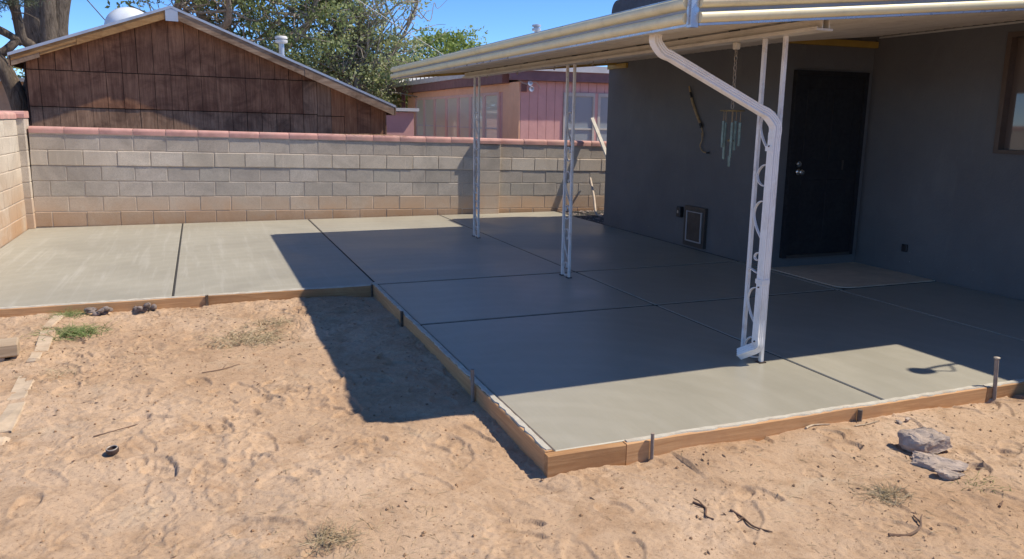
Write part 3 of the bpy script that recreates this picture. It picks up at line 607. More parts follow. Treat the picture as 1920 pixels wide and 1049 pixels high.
# window in the right wing
wn = hp(MB().box(5.26, 5.30, WY0 + .04, WY1 - .045, WZ0 + .035, WZ1 - .045), 'window', 'glassd')
hp(MB().box(5.185, 5.32, WY1 - .045, WY1, WZ0, WZ1).box(5.185, 5.32, WY0, WY0 + .04, WZ0, WZ1).box(5.185, 5.32, WY0 + .04, WY1 - .045, WZ1 - .045, WZ1), 'window_frame', 'winframe', wn)
hp(MB().box(5.165, 5.32, WY0 + .04, WY1 - .045, WZ0, WZ0 + .035), 'window_sill', 'winframe', wn)
hp(MB().box(5.25, 5.30, 1.24, 1.28, WZ0 + .035, WZ1 - .045), 'mullion', 'winframe', wn)
hp(MB().box(5.34, 5.36, WY0, WY1, WZ0, WZ1), 'curtain', 'curtain', wn)
# trims under the patio roof
hp(MB().box(4.03, 5.19, 3.40, 3.4485, 2.272, 2.335), 'trim_board', 'ochre')
hp(MB().box(5.185, 5.1995, .48, 3.395, 2.368, 2.384), 'trim_strip', 'pale')
hp(MB().box(3.99, 4.0245, 6.55, 7.07, 2.20, 2.262), 'trim_board', 'ochre')
# roof vent
# rooftop cooler
cl = empty('rooftop_cooler', (4.8, 6.6, 2.64), 'dark rounded evaporative cooler on the house roof behind the gutter', 'cooler')
rc = [(.08 * (1 - math.cos(a)), .08 * math.sin(a)) for a in [math.pi / 2 * i / 5 for i in range(6)]]
poly = [(-.98, 0.002)] + [(-.98 + .16 * (1 - math.cos(a)), .40 + .16 * math.sin(a)) for a in [math.pi / 2 * i / 6 for i in range(7)]] + [(.98 - .16 * (1 - math.cos(a)), .40 + .16 * math.sin(a)) for a in [math.pi / 2 * i / 6 for i in range(6, -1, -1)]] + [(.98, .002)]
MB().prism(poly, 'x', -.5, .5).build('housing', 'cooler', cl, True)
for k in range(6): MB().box(-.515, -.4995, -.7, .7, .06 + k * .055, .085 + k * .055).build('louvre', 'cooler', cl)

# ------------------------------------------------------------------ patio cover
XG, YF, YB, SL = .87, .375, 6.85, .0925
def zr(x): return 2.077 + SL * (x - 1.81)
pc = empty('patio_cover', (1.81, 3.7, 0), 'cream and white metal patio cover on three ornamental posts, attached to the charcoal house', 'patio cover')
def pp(mb, name, mat, parent=None, smooth=False):
    o = mb.build(name, mat, None, smooth)
    if parent is None: return hang(o, pc)
    o.parent = parent; return o
# ribbed pans, ribs run down the slope
XE = 5.19
def pan(y0, y1):
    prof = []; k = 3; wd = (y1 - y0) / k
    for i in range(k):
        a = y0 + i * wd; prof += [(a + .002, 0.0), (a + .012, .0), (a + .018, .022), (a + wd - .008, .022), (a + wd - .002, 0.0)]
    vs = []
    for x in (XG + .01, XE): vs += [(x, p[0], zr(x) + p[1]) for p in prof]
    nn = len(prof)
    for x in (XG + .01, XE): vs += [(x, y0 + .002, zr(x) + .06), (x, y1 - .002, zr(x) + .06)]
    fs = [(j, j + 1, nn + j + 1, nn + j) for j in range(nn - 1)] + [(2 * nn, 2 * nn + 1, 2 * nn + 3, 2 * nn + 2)]
    return MB().add(vs, fs)
npn = 21
for i in range(npn):
    y0 = YF + .01 + (YB - YF - .02) * i / npn; pp(pan(y0, YF + .01 + (YB - YF - .02) * (i + 1) / npn), 'roof_pan', 'cover')
b = MB(); x0, x1 = XG + .012, 5.18
b.add([(x, y, zr(x) + h) for x in (x0, x1) for y in (YF + .012, YB - .012) for h in (.065, .09)], [(0, 1, 3, 2), (4, 6, 7, 5), (0, 4, 5, 1), (2, 3, 7, 6), (1, 5, 7, 3), (0, 2, 6, 4)])
pp(b, 'roof_sheet', 'wroof')
# double-roll fascia profile: (outward, up) ; three separate strips: rolls are cream, recess grey, lips metal
def roll(z0, z1, d, base=0.006, k=8):
    h = z1 - z0; pts = [(base, z0)]
    for i in range(k + 1):
        a = math.pi * i / k; pts.append((base + d * math.sin(a) ** .8, z0 + h * (1 - math.cos(a)) / 2))
    return pts + [(base, z1), (-.004, z1), (-.004, z0)]
def rect(o0, o1, z0, z1): return [(o0, z0), (o1, z0), (o1, z1), (o0, z1)]
def run(prof, a, bb, out):
    """extrude profile from a to bb; out = outward direction; up is world z (sheared along a slope)"""
    n = len(prof); o = Vector(out); vs = [Vector(p) + o * q[0] + Vector((0, 0, q[1])) for p in (a, bb) for q in prof]
    return MB().add(vs, [(j, (j + 1) % n, n + (j + 1) % n, n + j) for j in range(n)] + [tuple(range(n)), tuple(n + j for j in range(n))])
ZG = zr(XG)
def fascia(a, bb, out, name):
    f = pp(run(roll(-.016, .040, .034), a, bb, out), name, 'cream', None, True)
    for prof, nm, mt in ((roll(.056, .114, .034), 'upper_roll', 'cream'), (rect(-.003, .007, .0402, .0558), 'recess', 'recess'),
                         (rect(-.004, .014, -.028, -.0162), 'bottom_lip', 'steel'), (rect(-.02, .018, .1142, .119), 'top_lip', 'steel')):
        pp(run(prof, a, bb, out), nm, mt, f, True)
    return f
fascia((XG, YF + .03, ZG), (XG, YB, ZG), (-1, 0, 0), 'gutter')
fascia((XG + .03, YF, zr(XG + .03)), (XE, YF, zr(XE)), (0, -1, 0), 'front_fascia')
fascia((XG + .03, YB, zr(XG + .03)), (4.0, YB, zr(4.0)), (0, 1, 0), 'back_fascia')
pp(run(rect(.006, .03, -.028, .03), (1.0, YB, zr(1.0)), (4.0, YB, zr(4.0)), (0, -1, 0)), 'back_board', 'ochre')
pp(MB().box(XG - .014, XG + .028, YF - .012, YF + .028, ZG - .034, ZG + .122).box(XG - .022, XG - .0142, YF + .004, YF + .02, ZG - .02, ZG + .1), 'corner_cap', 'steel')
pp(MB().add([(XG + o_, y, ZG + z_) for y in (YF + .03, YB) for o_, z_ in ((-.004, -.03), (.16, -.03 + .018), (.16, -.008), (-.004, -.02))], [(0, 1, 5, 4), (1, 2, 6, 5), (2, 3, 7, 6), (0, 4, 7, 3), (0, 3, 2, 1), (4, 5, 6, 7)]), 'gutter_soffit', 'cover')
# beam under the pans: web, bottom flange with lip
BX = 1.81
bm_ = pp(MB().box(BX - .028, BX - .02, .485, 6.79, 2.012, zr(BX) - .012).box(BX + .02, BX + .028, .485, 6.79, 2.012, zr(BX) + .0), 'beam', 'cover')
pp(MB().box(BX - .062, BX + .05, .485, 6.79, 2.0, 2.0115).box(BX - .062, BX - .056, .485, 6.79, 2.0117, 2.02), 'beam_flange', 'cover', bm_)
for k in range(11):
    y = .62 + k * .58; pp(MB().box(BX - .034, BX - .0282, y, y + .11, zr(BX) - .0105, zr(BX) - .004), 'rib_gap_shade', 'blackpl', bm_)  # solid black strips stand in for the shade in the rib gaps
for y in (5.92, 4.95, 4.0, 3.2, 2.95):
    pts = crom([(BX - .03, y, 1.999), (BX - .03, y, 1.975), (BX - .03, y + .015, 1.965), (BX - .03, y + .03, 1.975), (BX - .03, y + .025, 1.985)], 4)
    pp(MB().tube(pts, .004, 6), 'cup_hook', 'chain', bm_, True)
# ornamental posts
BIG = [(.004, -.012), (.02, -.032), (.044, -.012), (.048, .028), (.024, .06), (-.012, .066), (-.044, .042), (-.061, 0), (-.058, -.05), (-.03, -.115), (.015, -.175), (.06, -.225)]
SML = [(.012, .012), (.03, .02), (.03, .045), (.004, .062), (-.03, .048), (-.058, .002), (-.046, -.045), (-.005, -.068), (.058, -.05)]
def scroll(P, z, flip=1):
    pts = crom([(0, -p[0] * flip, z + p[1]) for p in P], 5)
    return MB().sweep([(-.008, -.0036), (.008, -.0036), (.008, .0036), (-.008, .0036)], pts, (1, 0, 0))
def post(y, hs, ztop, seedflip):
    r = .0118; p = pp(MB().cbox(BX - r, BX + r, y - hs - r, y - hs + r, .006, ztop, .002), 'ornamental_post', 'postw')
    pp(MB().cbox(BX - r, BX + r, y + hs - r, y + hs + r, .006, ztop, .002), 'post_rail', 'postw', p)
    for s in (-1, 1): pp(MB().box(BX - .024, BX + .024, y + s * hs - .024, y + s * hs + .024, .0005, .0058), 'base_plate', 'rust', p)
    k = (hs - r) / .065
    for i, z in enumerate((1.50, .95, .40)):
        o = pp(scroll([(a * k, c) for a, c in BIG], 0, seedflip[i]), 'scroll', 'postw', p, True); o.location = (BX, y, z)
        o = pp(scroll([(a * k, c) for a, c in SML], 0, -seedflip[i] if i == 1 else seedflip[i]), 'scroll', 'postw', p, True); o.location = (BX, y, z - .32)
post(6.38, .085, 1.9995, (1, -1, 1)); post(3.70, .075, 1.9995, (1, 1, 1)); post(.893, .092, 1.9995, (1, 1, 1))
# downspout: outlet, slanted run, vertical run along the front post, shoe
def ribbed(w_, d_):
    pr = []
    def side(a, bb, nn):
        for i in range(nn):
            t = i / nn; pr.append((a[0] + (bb[0] - a[0]) * t, a[1] + (bb[1] - a[1]) * t))
    W, D = w_ / 2, d_ / 2
    base = [(-W, -D), (W, -D), (W, D), (-W, D)]
    for i in range(4):
        a, bb = Vector(base[i]), Vector(base[(i + 1) % 4]); nrm = Vector((bb.y - a.y, a.x - bb.x)).normalized()
        for j, dd in enumerate((0, 0, 1, 0, 1, 0, 1, 0)):
            t = (j + .5) / 8; q = a + (bb - a) * t - nrm * (.0035 * dd); pr.append((q.x, q.y))
    return pr
RP = ribbed(.058, .050)
P0 = Vector((.985, .895, 1.975)); P1 = Vector((.985, .895, 1.905)); P2 = Vector((1.705, .785, 1.545)); P3 = Vector((1.75, .765, 1.44)); P4 = Vector((1.75, .775, .14)); P5 = Vector((1.695, .875, .045))
ds = pp(MB().sweep(RP, [P3, P4], (0, 1, 0)), 'downspout', 'white', None, True)
d12 = (P2 - P1).normalized()
pp(MB().sweep(RP, [P1 + d12 * .075, P2 - d12 * .03], (0, 1, .0)), 'slanted_run', 'white', ds, True)
def elbow(pts, parent, nm='elbow', sc=1.04):
    pts = crom(pts, 6); return pp(MB().sweep([(a * sc, c * sc) for a, c in RP], pts, (0, 1, 0)), nm, 'white', parent, True)
elbow([P0, P1 + Vector((0, 0, .03)), P1 + d12 * .05 + Vector((0, 0, -.004)), P1 + d12 * .10], ds)
elbow([P2 - d12 * .06, P2 - d12 * .0 + Vector((.0, 0, .0)), P3 + Vector((0, 0, .04)), P3 + Vector((0, 0, -.03))], ds)
elbow([P4 + Vector((0, 0, .04)), P4 + Vector((0, 0, -.02)), P5 * .55 + P4 * .45 + Vector((0, 0, -.012)), P5], ds, 'outlet_shoe')
for z in (1.33, .52): pp(MB().box(1.75 - .0285, 1.75 + .0285, .772 - .0325, .772 + .0325, z, z + .03), 'strap', 'white', ds)
for z in (1.36, .50, .155): pp(MB().tube([(1.725, .772, z), (1.718, .772, z)], .005, 8), 'rivet', 'rust', ds)

# ------------------------------------------------------------------ things hanging
wc = empty('wind_chime', (1.80, 1.25, 1.99), 'green tarnished wind chime hanging on a chain beside the front post', 'wind chime')
b = MB()
for k in range(13):
    z = -.03 - k * .03; a = (k % 2) * math.pi / 2
    ring = [(.010 * math.cos(t) * math.cos(a), .010 * math.cos(t) * math.sin(a), z + .019 * math.sin(t)) for t in [2 * math.pi * i / 10 for i in range(11)]]
    b.tube(ring, .003, 5, False)
b.build('chain', 'chain', wc, True)
MB().cbox(-.018, .018, -.018, .018, -.035, 0.008, .004).build('hanger_bracket', 'cover', wc)
zt = -.42
MB().tube([(.075 * math.cos(t), .075 * math.sin(t), zt) for t in [2 * math.pi * i / 24 for i in range(25)]], .005, 6, False).tube([(-.075, 0, zt), (.075, 0, zt)], .004, 6).tube([(0, 0, -.40), (0, 0, zt)], .003, 5).build('hanger_ring', 'brass', wc, True)
for k, (le, dz) in enumerate([(.19, 0), (.24, -.01), (.17, .0), (.22, -.01), (.15, -.01)]):
    a = k * 2 * math.pi / 5 + .4; x, y = .055 * math.cos(a), .055 * math.sin(a)
    MB().tube([(x, y, zt), (x * 1.02, y, zt - .07)], .0015, 4).build('cord', 'rope', wc)
    MB().tube([(x, y, zt - .065 + dz), (x, y, zt - .065 + dz - le)], .0095, 10).build('chime_tube', 'chime', wc, True)
MB().tube([(0, 0, zt), (0, 0, zt - .30)], .0015, 4).build('cord', 'rope', wc)
MB().lathe([(.0, 0), (.022, .004), (.022, .014), (0, .018)], (0, 0, zt - .2), 14).build('striker', 'brass', wc, True)
MB().cbox(-.003, .003, -.012, .012, zt - .36, zt - .29, .002).build('wind_sail', 'chime', wc)
tl = empty('hanging_tie', (4.0, 5.0, 1.6), 'tan rope tie with dark bands and a curled end hanging on the grey wall', 'rope')
pts = crom([(0, .036, .307), (0, -.048, .133), (0, -.15, -.02), (0, -.248, -.143)], 6); MB().tube(pts, [.010] * 4 + [.015] * (len(pts) - 4), 8).build('handle', 'rope', tl, True)
MB().tube([(0, .0, .235), (0, -.03, .17)], .015, 8).tube([(0, -.235, -.125), (0, -.26, -.165)], .02, 8).build('band', 'blackpl', tl, True)
MB().tube(crom([(0, -.25, -.15), (0, -.30, -.24), (0, -.285, -.27), (0, -.27, -.23), (0, -.29, -.31), (0, -.255, -.38), (0, -.31, -.44), (0, -.40, -.455)], 6), .007, 6).build('curled_end', 'rope', tl, True)
MB().tube([(0, -.395, -.455), (0, -.43, -.452)], .010, 8).build('tip', 'blackpl', tl, True)
# plank and pipe leaning in the gap between house and wall
pk = empty('leaning_plank', (5.05, 8.05, -.02), 'chipped white plank leaning on the block wall beside the house', 'plank')
d = Vector((4.63, 8.74, 1.53)) - Vector((5.05, 8.05, -.02))
MB().sweep([(-.034, -.012), (.034, -.012), (.034, .012), (-.034, .012)], [(0, 0, 0), d * .5, d], (1, .25, 0)).build('board', 'plank', pk)
pi_ = empty('standing_pipe', (4.42, 8.05, -.02), 'pale bent pipe standing in rubble against the block wall', 'pipe')
MB().tube(crom([(.05, -.10, .005), (.02, -.02, .02), (.0, .04, .06), (.10, .32, .30), (.20, .66, .56)], 6), .02, 10).build('tube', 'pipe', pi_, True)
b = MB()
for k in range(240):
    x, y = rng.uniform(4.02, 5.0), rng.uniform(7.15, 8.7); s = rng.uniform(.008, .035); an = rng.uniform(0, 6)
    b.add([(x + s * (q[0] * math.cos(an) - q[1] * math.sin(an)) * rng.uniform(.7, 1.3), y + s * (q[0] * math.sin(an) + q[1] * math.cos(an)), -.02 + s * .5 + s * q[2] * rng.uniform(.5, 1)) for q in OCT], OF)
o = stuff(b.build('rubble', 'rubble')); tag(o, 'small rubble and dirt in the gap between house and block wall', 'rubble')

# ------------------------------------------------------------------ shed behind the wall
sh = empty('shed', (-1.1, 10.0, 0), 'weathered brown plywood shed with low gable roof behind the block wall', 'shed')
def sp_(mb, name, mat, parent=None, smooth=False):
    o = mb.build(name, mat, None, smooth)
    if parent is None: return hang(o, sh)
    o.parent = parent; return o
AP = (-1.70, 2.94); EL = (-3.78, 2.20); ER = (1.56, 1.60)       # roof underside line at the gable
def zroof(x): return AP[1] + (EL[1] - AP[1]) * (x - AP[0]) / (EL[0] - AP[0]) if x < AP[0] else AP[1] + (ER[1] - AP[1]) * (x - AP[0]) / (ER[0] - AP[0])
XL, XR = -3.64, 1.45
sp_(MB().prism([(XL + .01, -.15), (XR - .01, -.15), (XR - .01, zroof(XR) - .03), (AP[0], AP[1] - .03), (XL + .01, zroof(XL) - .03)], 'y', 10.02, 14.0), 'wall_core', 'shedback')
random.seed(21); x = XL; k = 0
while x < XR - .01:
    x1 = min(XR, x + random.choice([.205, .21, .215, .22]) if x > XL else x + .16); sl = lambda q: -.021 * (q + 1.7)
    zs = [.2, 1.555 + sl(x) * .7 + (.0 if x < .2 else -.02), 2.07 + sl(x) * .6]; top = min(zroof(x), zroof(x1)) - .012; apex_in = x < AP[0] < x1
    for j in range(3):
        z0 = zs[j]; z1 = zs[j + 1] - .012 if j < 2 else 9
        if z0 > top - .02: continue
        if x > .62 and j == 1: continue
        if x > .62 and j == 0: z1 = 9
        dy = random.uniform(0, .006) - (.012 if j == 1 else .004 if j == 2 else 0); g_ = random.choice([.0015, .002, .0035, .005])
        mt = 'sidingg' if j == 0 else 'siding'
        if x > .5: mt = 'sidingo' if random.random() < .8 else 'siding'
        elif .05 < x < .5 and j == 1: mt = 'sidingg'
        xa, xb = x + g_, x1 - g_
        poly = [(xa, z0), (xb, z0), (xb, min(z1, zroof(xb) - .012))] + ([(AP[0], min(z1, AP[1] - .012))] if apex_in else []) + [(xa, min(z1, zroof(xa) - .012))]
        sp_(MB().prism(poly, 'y', 9.995 + dy, 10.018), 'siding_board', mt)
    x = x1; k += 1
sp_(MB().box(XL - .02, XL - .001, 9.985, 10.03, 0, zroof(XL) - .02), 'corner_trim', 'shedback'); sp_(MB().box(XR + .001, XR + .02, 9.985, 10.03, 0, zroof(XR) - .02), 'corner_trim', 'sidingg')
def slab_between(a, bb, t0, t1, y0, y1):
    return MB().add([(p[0], y, p[1] + t) for y in (y0, y1) for p in (a, bb) for t in (t0, t1)], [(0, 1, 3, 2), (4, 6, 7, 5), (0, 4, 5, 1), (2, 3, 7, 6), (1, 5, 7, 3), (0, 2, 6, 4)])
lf = sp_(slab_between(EL, AP, 0, .075, 9.80, 14.3), 'roof', 'shingle'); rf = sp_(slab_between(AP, ER, 0, .075, 9.80, 14.3), 'roof', 'shingle')
AM = (AP[0] - .085, zroof(AP[0] - .085)); AN = (AP[0] + .085, zroof(AP[0] + .085))
EL2 = (EL[0] + .01, zroof(EL[0] + .01)); ER2 = (ER[0] - .01, zroof(ER[0] - .01)); Q = (-2.95, zroof(-2.95)); Q2 = (-3.42, zroof(-3.42))
sp_(slab_between(Q, AM, -.065, .055, 9.755, 9.798), 'rake_board', 'rake'); sp_(slab_between(EL2, (Q[0] - .004, zroof(Q[0] - .004)), -.02, .055, 9.757, 9.798), 'rake_board', 'rake')
sp_(slab_between(EL2, Q2, -.085, -.0205, 9.76, 9.798), 'rake_board', 'rakeg'); sp_(slab_between((Q2[0] + .004, zroof(Q2[0] + .004)), (Q[0] - .004, zroof(Q[0] - .004)), -.06, -.0205, 9.764, 9.798), 'rake_board', 'rake')
W1 = (.15, zroof(.15)); sp_(slab_between(AN, W1, -.075, .055, 9.755, 9.798), 'rake_board', 'rakeg'); sp_(slab_between((W1[0] + .004, zroof(W1[0] + .004)), ER2, -.08, .05, 9.75, 9.796), 'rake_board', 'rakeg')
sp_(slab_between((EL[0] - .02, zroof(EL[0] - .02)), AP, .0555, .095, 9.745, 9.8), 'drip_edge', 'galv', lf and None); sp_(slab_between(AP, (ER[0] + .02, zroof(ER[0] + .02)), .0555, .09, 9.745, 9.8), 'drip_edge', 'galv')
sp_(slab_between((EL[0] - .02, zroof(EL[0] - .02)), AP, .0755, .082, 9.8, 14.3), 'roofing', 'shingle'); sp_(slab_between(AP, (ER[0] + .02, zroof(ER[0] + .02)), .0755, .082, 9.8, 14.3), 'roofing', 'shingle')
sp_(MB().prism([(AP[0] - .084, AP[1] - .12), (AP[0] + .084, AP[1] - .125), (AP[0] + .084, AP[1] + .02), (AP[0], AP[1] + .052), (AP[0] - .084, AP[1] + .025)], 'y', 9.748, 9.79), 'ridge_plate', 'galv')
sp_(MB().box(EL[0] - .022, EL[0] - .003, 9.76, 14.3, EL[1] - .08, EL[1] + .052), 'eave_fascia', 'rakeg'); sp_(MB().box(ER[0] + .003, ER[0] + .022, 9.76, 14.3, ER[1] - .07, ER[1] + .05), 'eave_fascia', 'rakeg')
vp = sp_(MB().tube([(-.10, 10.6, zroof(-.1) + .05), (-.10, 10.6, zroof(-.1) + .43)], .042, 14), 'vent_pipe', 'galv', None, True)
sp_(MB().lathe([(.05, 0), (.095, .015), (.10, .03), (.10, .055), (.07, .06), (.07, .07), (.10, .075), (.10, .10), (.085, .118), (0, .125)], (-.10, 10.6, zroof(-.1) + .36), 20), 'vent_cap', 'wroof', vp, True)
DX, DY = -2.33, 10.75
dm = sp_(MB().lathe([(.35 * math.cos(a), .32 * math.sin(a)) for a in [math.pi / 2 * i / 10 for i in range(11)]][:-1] + [(.001, .32)], (DX, DY, zroof(DX) + .055), 32), 'skylight_dome', 'dome', None, True)
sp_(MB().lathe([(.38, -.1), (.38, .03), (.35, .035)], (DX, DY, zroof(DX) + .05), 32), 'dome_curb', 'galv', dm, True)
# leaf litter on the wall cap below the shed
b = MB()
for k in range(420):
    x = rng.normal(1.0, .45); a = rng.uniform(0, 6.28); z = 1.30 - .0205 * (x + 3.5) + .012 + .006 + rng.uniform(0, .02) * math.exp(-((x - 1.0) / .4) ** 2); blade(b, (x, 8.80 + rng.uniform(-.05, .12), z), (math.cos(a), math.sin(a), .1), rng.uniform(.04, .12), .0016, .2)
o = stuff(b.build('dry_needle_litter', 'clod')); tag(o, 'red-brown dry needles piled on the wall cap below the shed', 'litter')

# ------------------------------------------------------------------ pink neighbour house
PX, PY = 4.44, 11.5
pk_ = empty('pink_house', (PX, PY, 0), 'salmon and mauve pink house with white roof edge behind the wall', 'house')
def np_(mb, name, mat, parent=None, smooth=False):
    o = mb.build(name, mat, None, smooth)
    if parent is None: return hang(o, pk_)
    o.parent = parent; return o
np_(MB().box(PX + .03, 9.5, PY + .03, 20.4, -.15, 2.2), 'wall_core', 'mauve')
WA, WB, WC, WD = 12.62, 19.45, .95, 2.04          # window band on the left face: y range, z range
y = PY; random.seed(5)
while y < 20.4:
    y1 = min(20.4, y + .30)
    if y1 <= WA + .03 or y >= WB - .03: np_(MB().cbox(PX, PX + .029, y + .003, y1 - .003, 0, 2.215, .003), 'siding_board', 'salmon')
    else: np_(MB().cbox(PX, PX + .029, y + .003, y1 - .003, WD + .0, 2.215, .003), 'siding_board', 'salmon'); np_(MB().cbox(PX, PX + .029, y + .003, y1 - .003, 0, WC, .003), 'siding_board', 'salmon')
    y = y1
MUL = [WA, 13.55, 14.5, 15.42, 16.42, 17.5, 18.55, WB]
for i in range(7):
    a, c = MUL[i], MUL[i + 1]; wv = np_(MB().box(PX + .012, PX + .02, a + .09, c - .09, WC + .06, WD - .06), 'window', 'glassp')
    np_(MB().box(PX - .006, PX + .028, a, a + .09, WC, WD).box(PX - .012, PX + .028, c - .09, c - .002, WC, WD).box(PX - .012, PX + .028, a + .09, c - .09, WD - .06, WD).box(PX - .012, PX + .028, a + .09, c - .09, WC, WC + .06), 'window_frame', 'winpink', wv)
    np_(MB().box(PX - .004, PX + .0118, a + .09, c - .09, 1.27, 1.30), 'mid_rail', 'wroof', wv)
x = PX + .032; RW0, RW1, RZ0, RZ1 = 5.40, 7.0, .95, 2.03
while x < 9.4:
    x1 = min(9.45, x + .185)
    if x1 <= RW0 + .05 or x >= RW1 - .05: np_(MB().cbox(x + .003, x1 - .003, PY, PY + .029, 0, 2.235, .003), 'siding_board', 'mauve')
    else: np_(MB().cbox(x + .003, x1 - .003, PY, PY + .029, RZ1, 2.235, .003), 'siding_board', 'mauve'); np_(MB().cbox(x + .003, x1 - .003, PY, PY + .029, 0, RZ0, .003), 'siding_board', 'mauve')
    x = x1
for a, c in ((RW0, 6.10), (6.17, RW1)):
    wv = np_(MB().box(a + .06, c - .04, PY + .008, PY + .016, RZ0 + .05, RZ1 - .07), 'window', 'glassb')
    np_(MB().box(a - .0, a + .06, PY - .02, PY + .028, RZ0, RZ1).box(c - .04, c, PY - .02, PY + .028, RZ0, RZ1).box(a + .06, c - .04, PY - .02, PY + .028, RZ1 - .07, RZ1).box(a + .06, c - .04, PY - .02, PY + .028, RZ0, RZ0 + .05), 'window_frame', 'pale', wv)
    np_(MB().box(a + .06, c - .04, PY - .01, PY + .0078, 1.30, 1.33), 'mid_rail', 'pale', wv)
np_(MB().box(6.1, 6.17, PY - .012, PY + .028, RZ0, RZ1), 'mullion', 'mauve')
np_(MB().box(PX - .17, PX - .02, 12.0, 16.4, 2.20, 2.395).box(PX - .165, PX - .02, 16.42, 21.2, 2.195, 2.39), 'fascia_board', 'plum')
np_(MB().box(PX - .24, 9.6, PY - .16, PY - .06, 2.235, 2.42), 'fascia_board', 'plum')
np_(MB().box(PX - .25, 9.6, PY - .20, 11.97, 2.4205, 2.545), 'roof', 'wroof'); np_(MB().box(PX - .21, 9.6, 11.98, 21.6, 2.3955, 2.515), 'roof', 'wroof')
for k in range(22):   # corrugated edge of the far roof
    np_(MB().tube([(PX - .215, 12.1 + k * .43, 2.52), (PX + .6, 12.1 + k * .43, 2.53)], .07, 8), 'roof_rib', 'wroof', None, True).scale.z = 1.0
v = np_(MB().tube([(5.85, 14, 2.5), (5.85, 14, 3.55)], .045, 12), 'roof_vent', 'galv', None, True)
np_(MB().lathe([(.06, 0), (.10, .01), (.10, .06), (.06, .07), (.06, .09), (.10, .10), (.10, .14), (.0, .16)], (5.85, 14, 3.46), 16), 'vent_cap', 'galv', v, True)
fl = np_(MB().cbox(PX + .04, PX + .15, PY - .035, PY - .002, 2.02, 2.17, .006), 'flood_light', 'plum')
for (dx, dz, rx) in ((.17, .06, 1), (.20, -.05, .6)):
    c = (PX + dx, PY - .1, 2.12 + dz)
    np_(MB().lathe([(.02, .07), (.03, .05), (.045, 0), (.052, -.05), (.048, -.052), (0, -.04)], c, 16, 'y'), 'lamp_head', 'galv', fl, True)
np_(MB().tube(crom([(PX - .1, PY - .1, 2.26), (PX + .1, PY - .12, 2.16), (PX + .3, PY - .1, 2.20), (PX + .42, PY - .08, 2.10)], 6), .006, 5), 'loose_cable', 'pale', fl, True)
np_(MB().tube([(PX - .08, 20.6, .0), (PX - .08, 20.6, 2.2)], .06, 8), 'downpipe', 'plum')
# pink outbuilding and tan wall seen in the gap
ob = empty('outbuilding', (2.9, 14.6, 0), 'low mauve outbuilding with white eave between shed and pink house', 'outbuilding')
o = MB().box(2.2, 3.1, 14.5, 17.5, -.15, 1.61).build('wall', 'mauve'); hang(o, ob); o = MB().box(2.1, 3.2, 14.4, 17.6, 1.63, 1.70).build('roof', 'wroof'); hang(o, ob)
fw = empty('far_house', (1.5, 27, 0), 'far tan house wall glimpsed between shed and pink house', 'house')
o = MB().box(1, 9, 27, 33, -.15, 2.3).build('wall', 'tan'); hang(o, fw); o = MB().prism([(.6, 2.3), (9.4, 2.3), (5, 3.2)], 'y', 26.6, 33.3).build('roof', 'shingle'); hang(o, fw)
fw2 = empty('far_house', (-9, 24, 0), 'far tan house wall seen at the far left behind the trunk', 'house')
o = MB().box(-14, -5.6, 24, 30, -.15, 2.35).build('wall', 'tan'); hang(o, fw2); o = MB().prism([(-14.4, 2.35), (-5.2, 2.35), (-9.8, 2.9)], 'y', 23.6, 30.3).build('roof', 'shingle'); hang(o, fw2)

# ------------------------------------------------------------------ trees
def leafmesh(pts, size, mat, name, parent, asp=.5, droop=0.0):
    n = len(pts); d = rng.normal(size=(n, 3)); d[:, 2] -= droop; d /= np.linalg.norm(d, axis=1)[:, None]
    e = rng.normal(size=(n, 3)); e -= d * (e * d).sum(1)[:, None]; e /= np.linalg.norm(e, axis=1)[:, None]
    s = size * rng.uniform(.6, 1.3, size=(n, 1)); c = pts
    nn = np.cross(d, e) * s * .18
    v = np.stack([c - d * s, c + e * s * asp + nn, c + d * s, c - e * s * asp + nn], 1).reshape(-1, 3)
    me = bpy.data.meshes.new(name); me.vertices.add(4 * n); me.vertices.foreach_set('co', v.ravel().astype(np.float32))
    me.loops.add(4 * n); me.loops.foreach_set('vertex_index', np.arange(4 * n, dtype=np.int32)); me.polygons.add(n)
    me.polygons.foreach_set('loop_start', np.arange(0, 4 * n, 4, dtype=np.int32)); me.update(calc_edges=True); me.materials.append(M[mat])
    return link(name, me, parent)
def clumps(ells, ncl, per, rad):
    out = []; tot = sum(e[3] * e[4] * e[5] for e in ells); cs = []
    for (cx, cy, cz, rx, ry, rz) in ells:
        k = max(1, int(ncl * rx * ry * rz / tot)); u = rng.normal(size=(k, 3)); u /= np.linalg.norm(u, axis=1)[:, None]; r = rng.uniform(.25, 1, size=(k, 1)) ** .5
        cs.append(np.array([cx, cy, cz]) + u * r * np.array([rx, ry, rz]))
    cs = np.concatenate(cs)
    for c in cs:
        m = int(per * rng.uniform(.5, 1.5)); q = rng.normal(size=(m, 3)) * rad * rng.uniform(.5, 1.3) * np.array([1, 1, .6]); out.append(c + q)
    return np.concatenate(out), cs
def limbs(b, base, top, r0, r1, wob=.1, n=6, k=8):
    base, top = Vector(base), Vector(top); ctrl = [base]
    for i in range(1, 4): ctrl.append(base.lerp(top, i / 4) + Vector(rng.normal(size=3)) * wob * (top - base).length * .25)
    pts = crom(ctrl + [top], 4); m = len(pts); b.tube(pts, [r0 + (r1 - r0) * (i / (m - 1)) ** .8 for i in range(m)], k)
    return pts
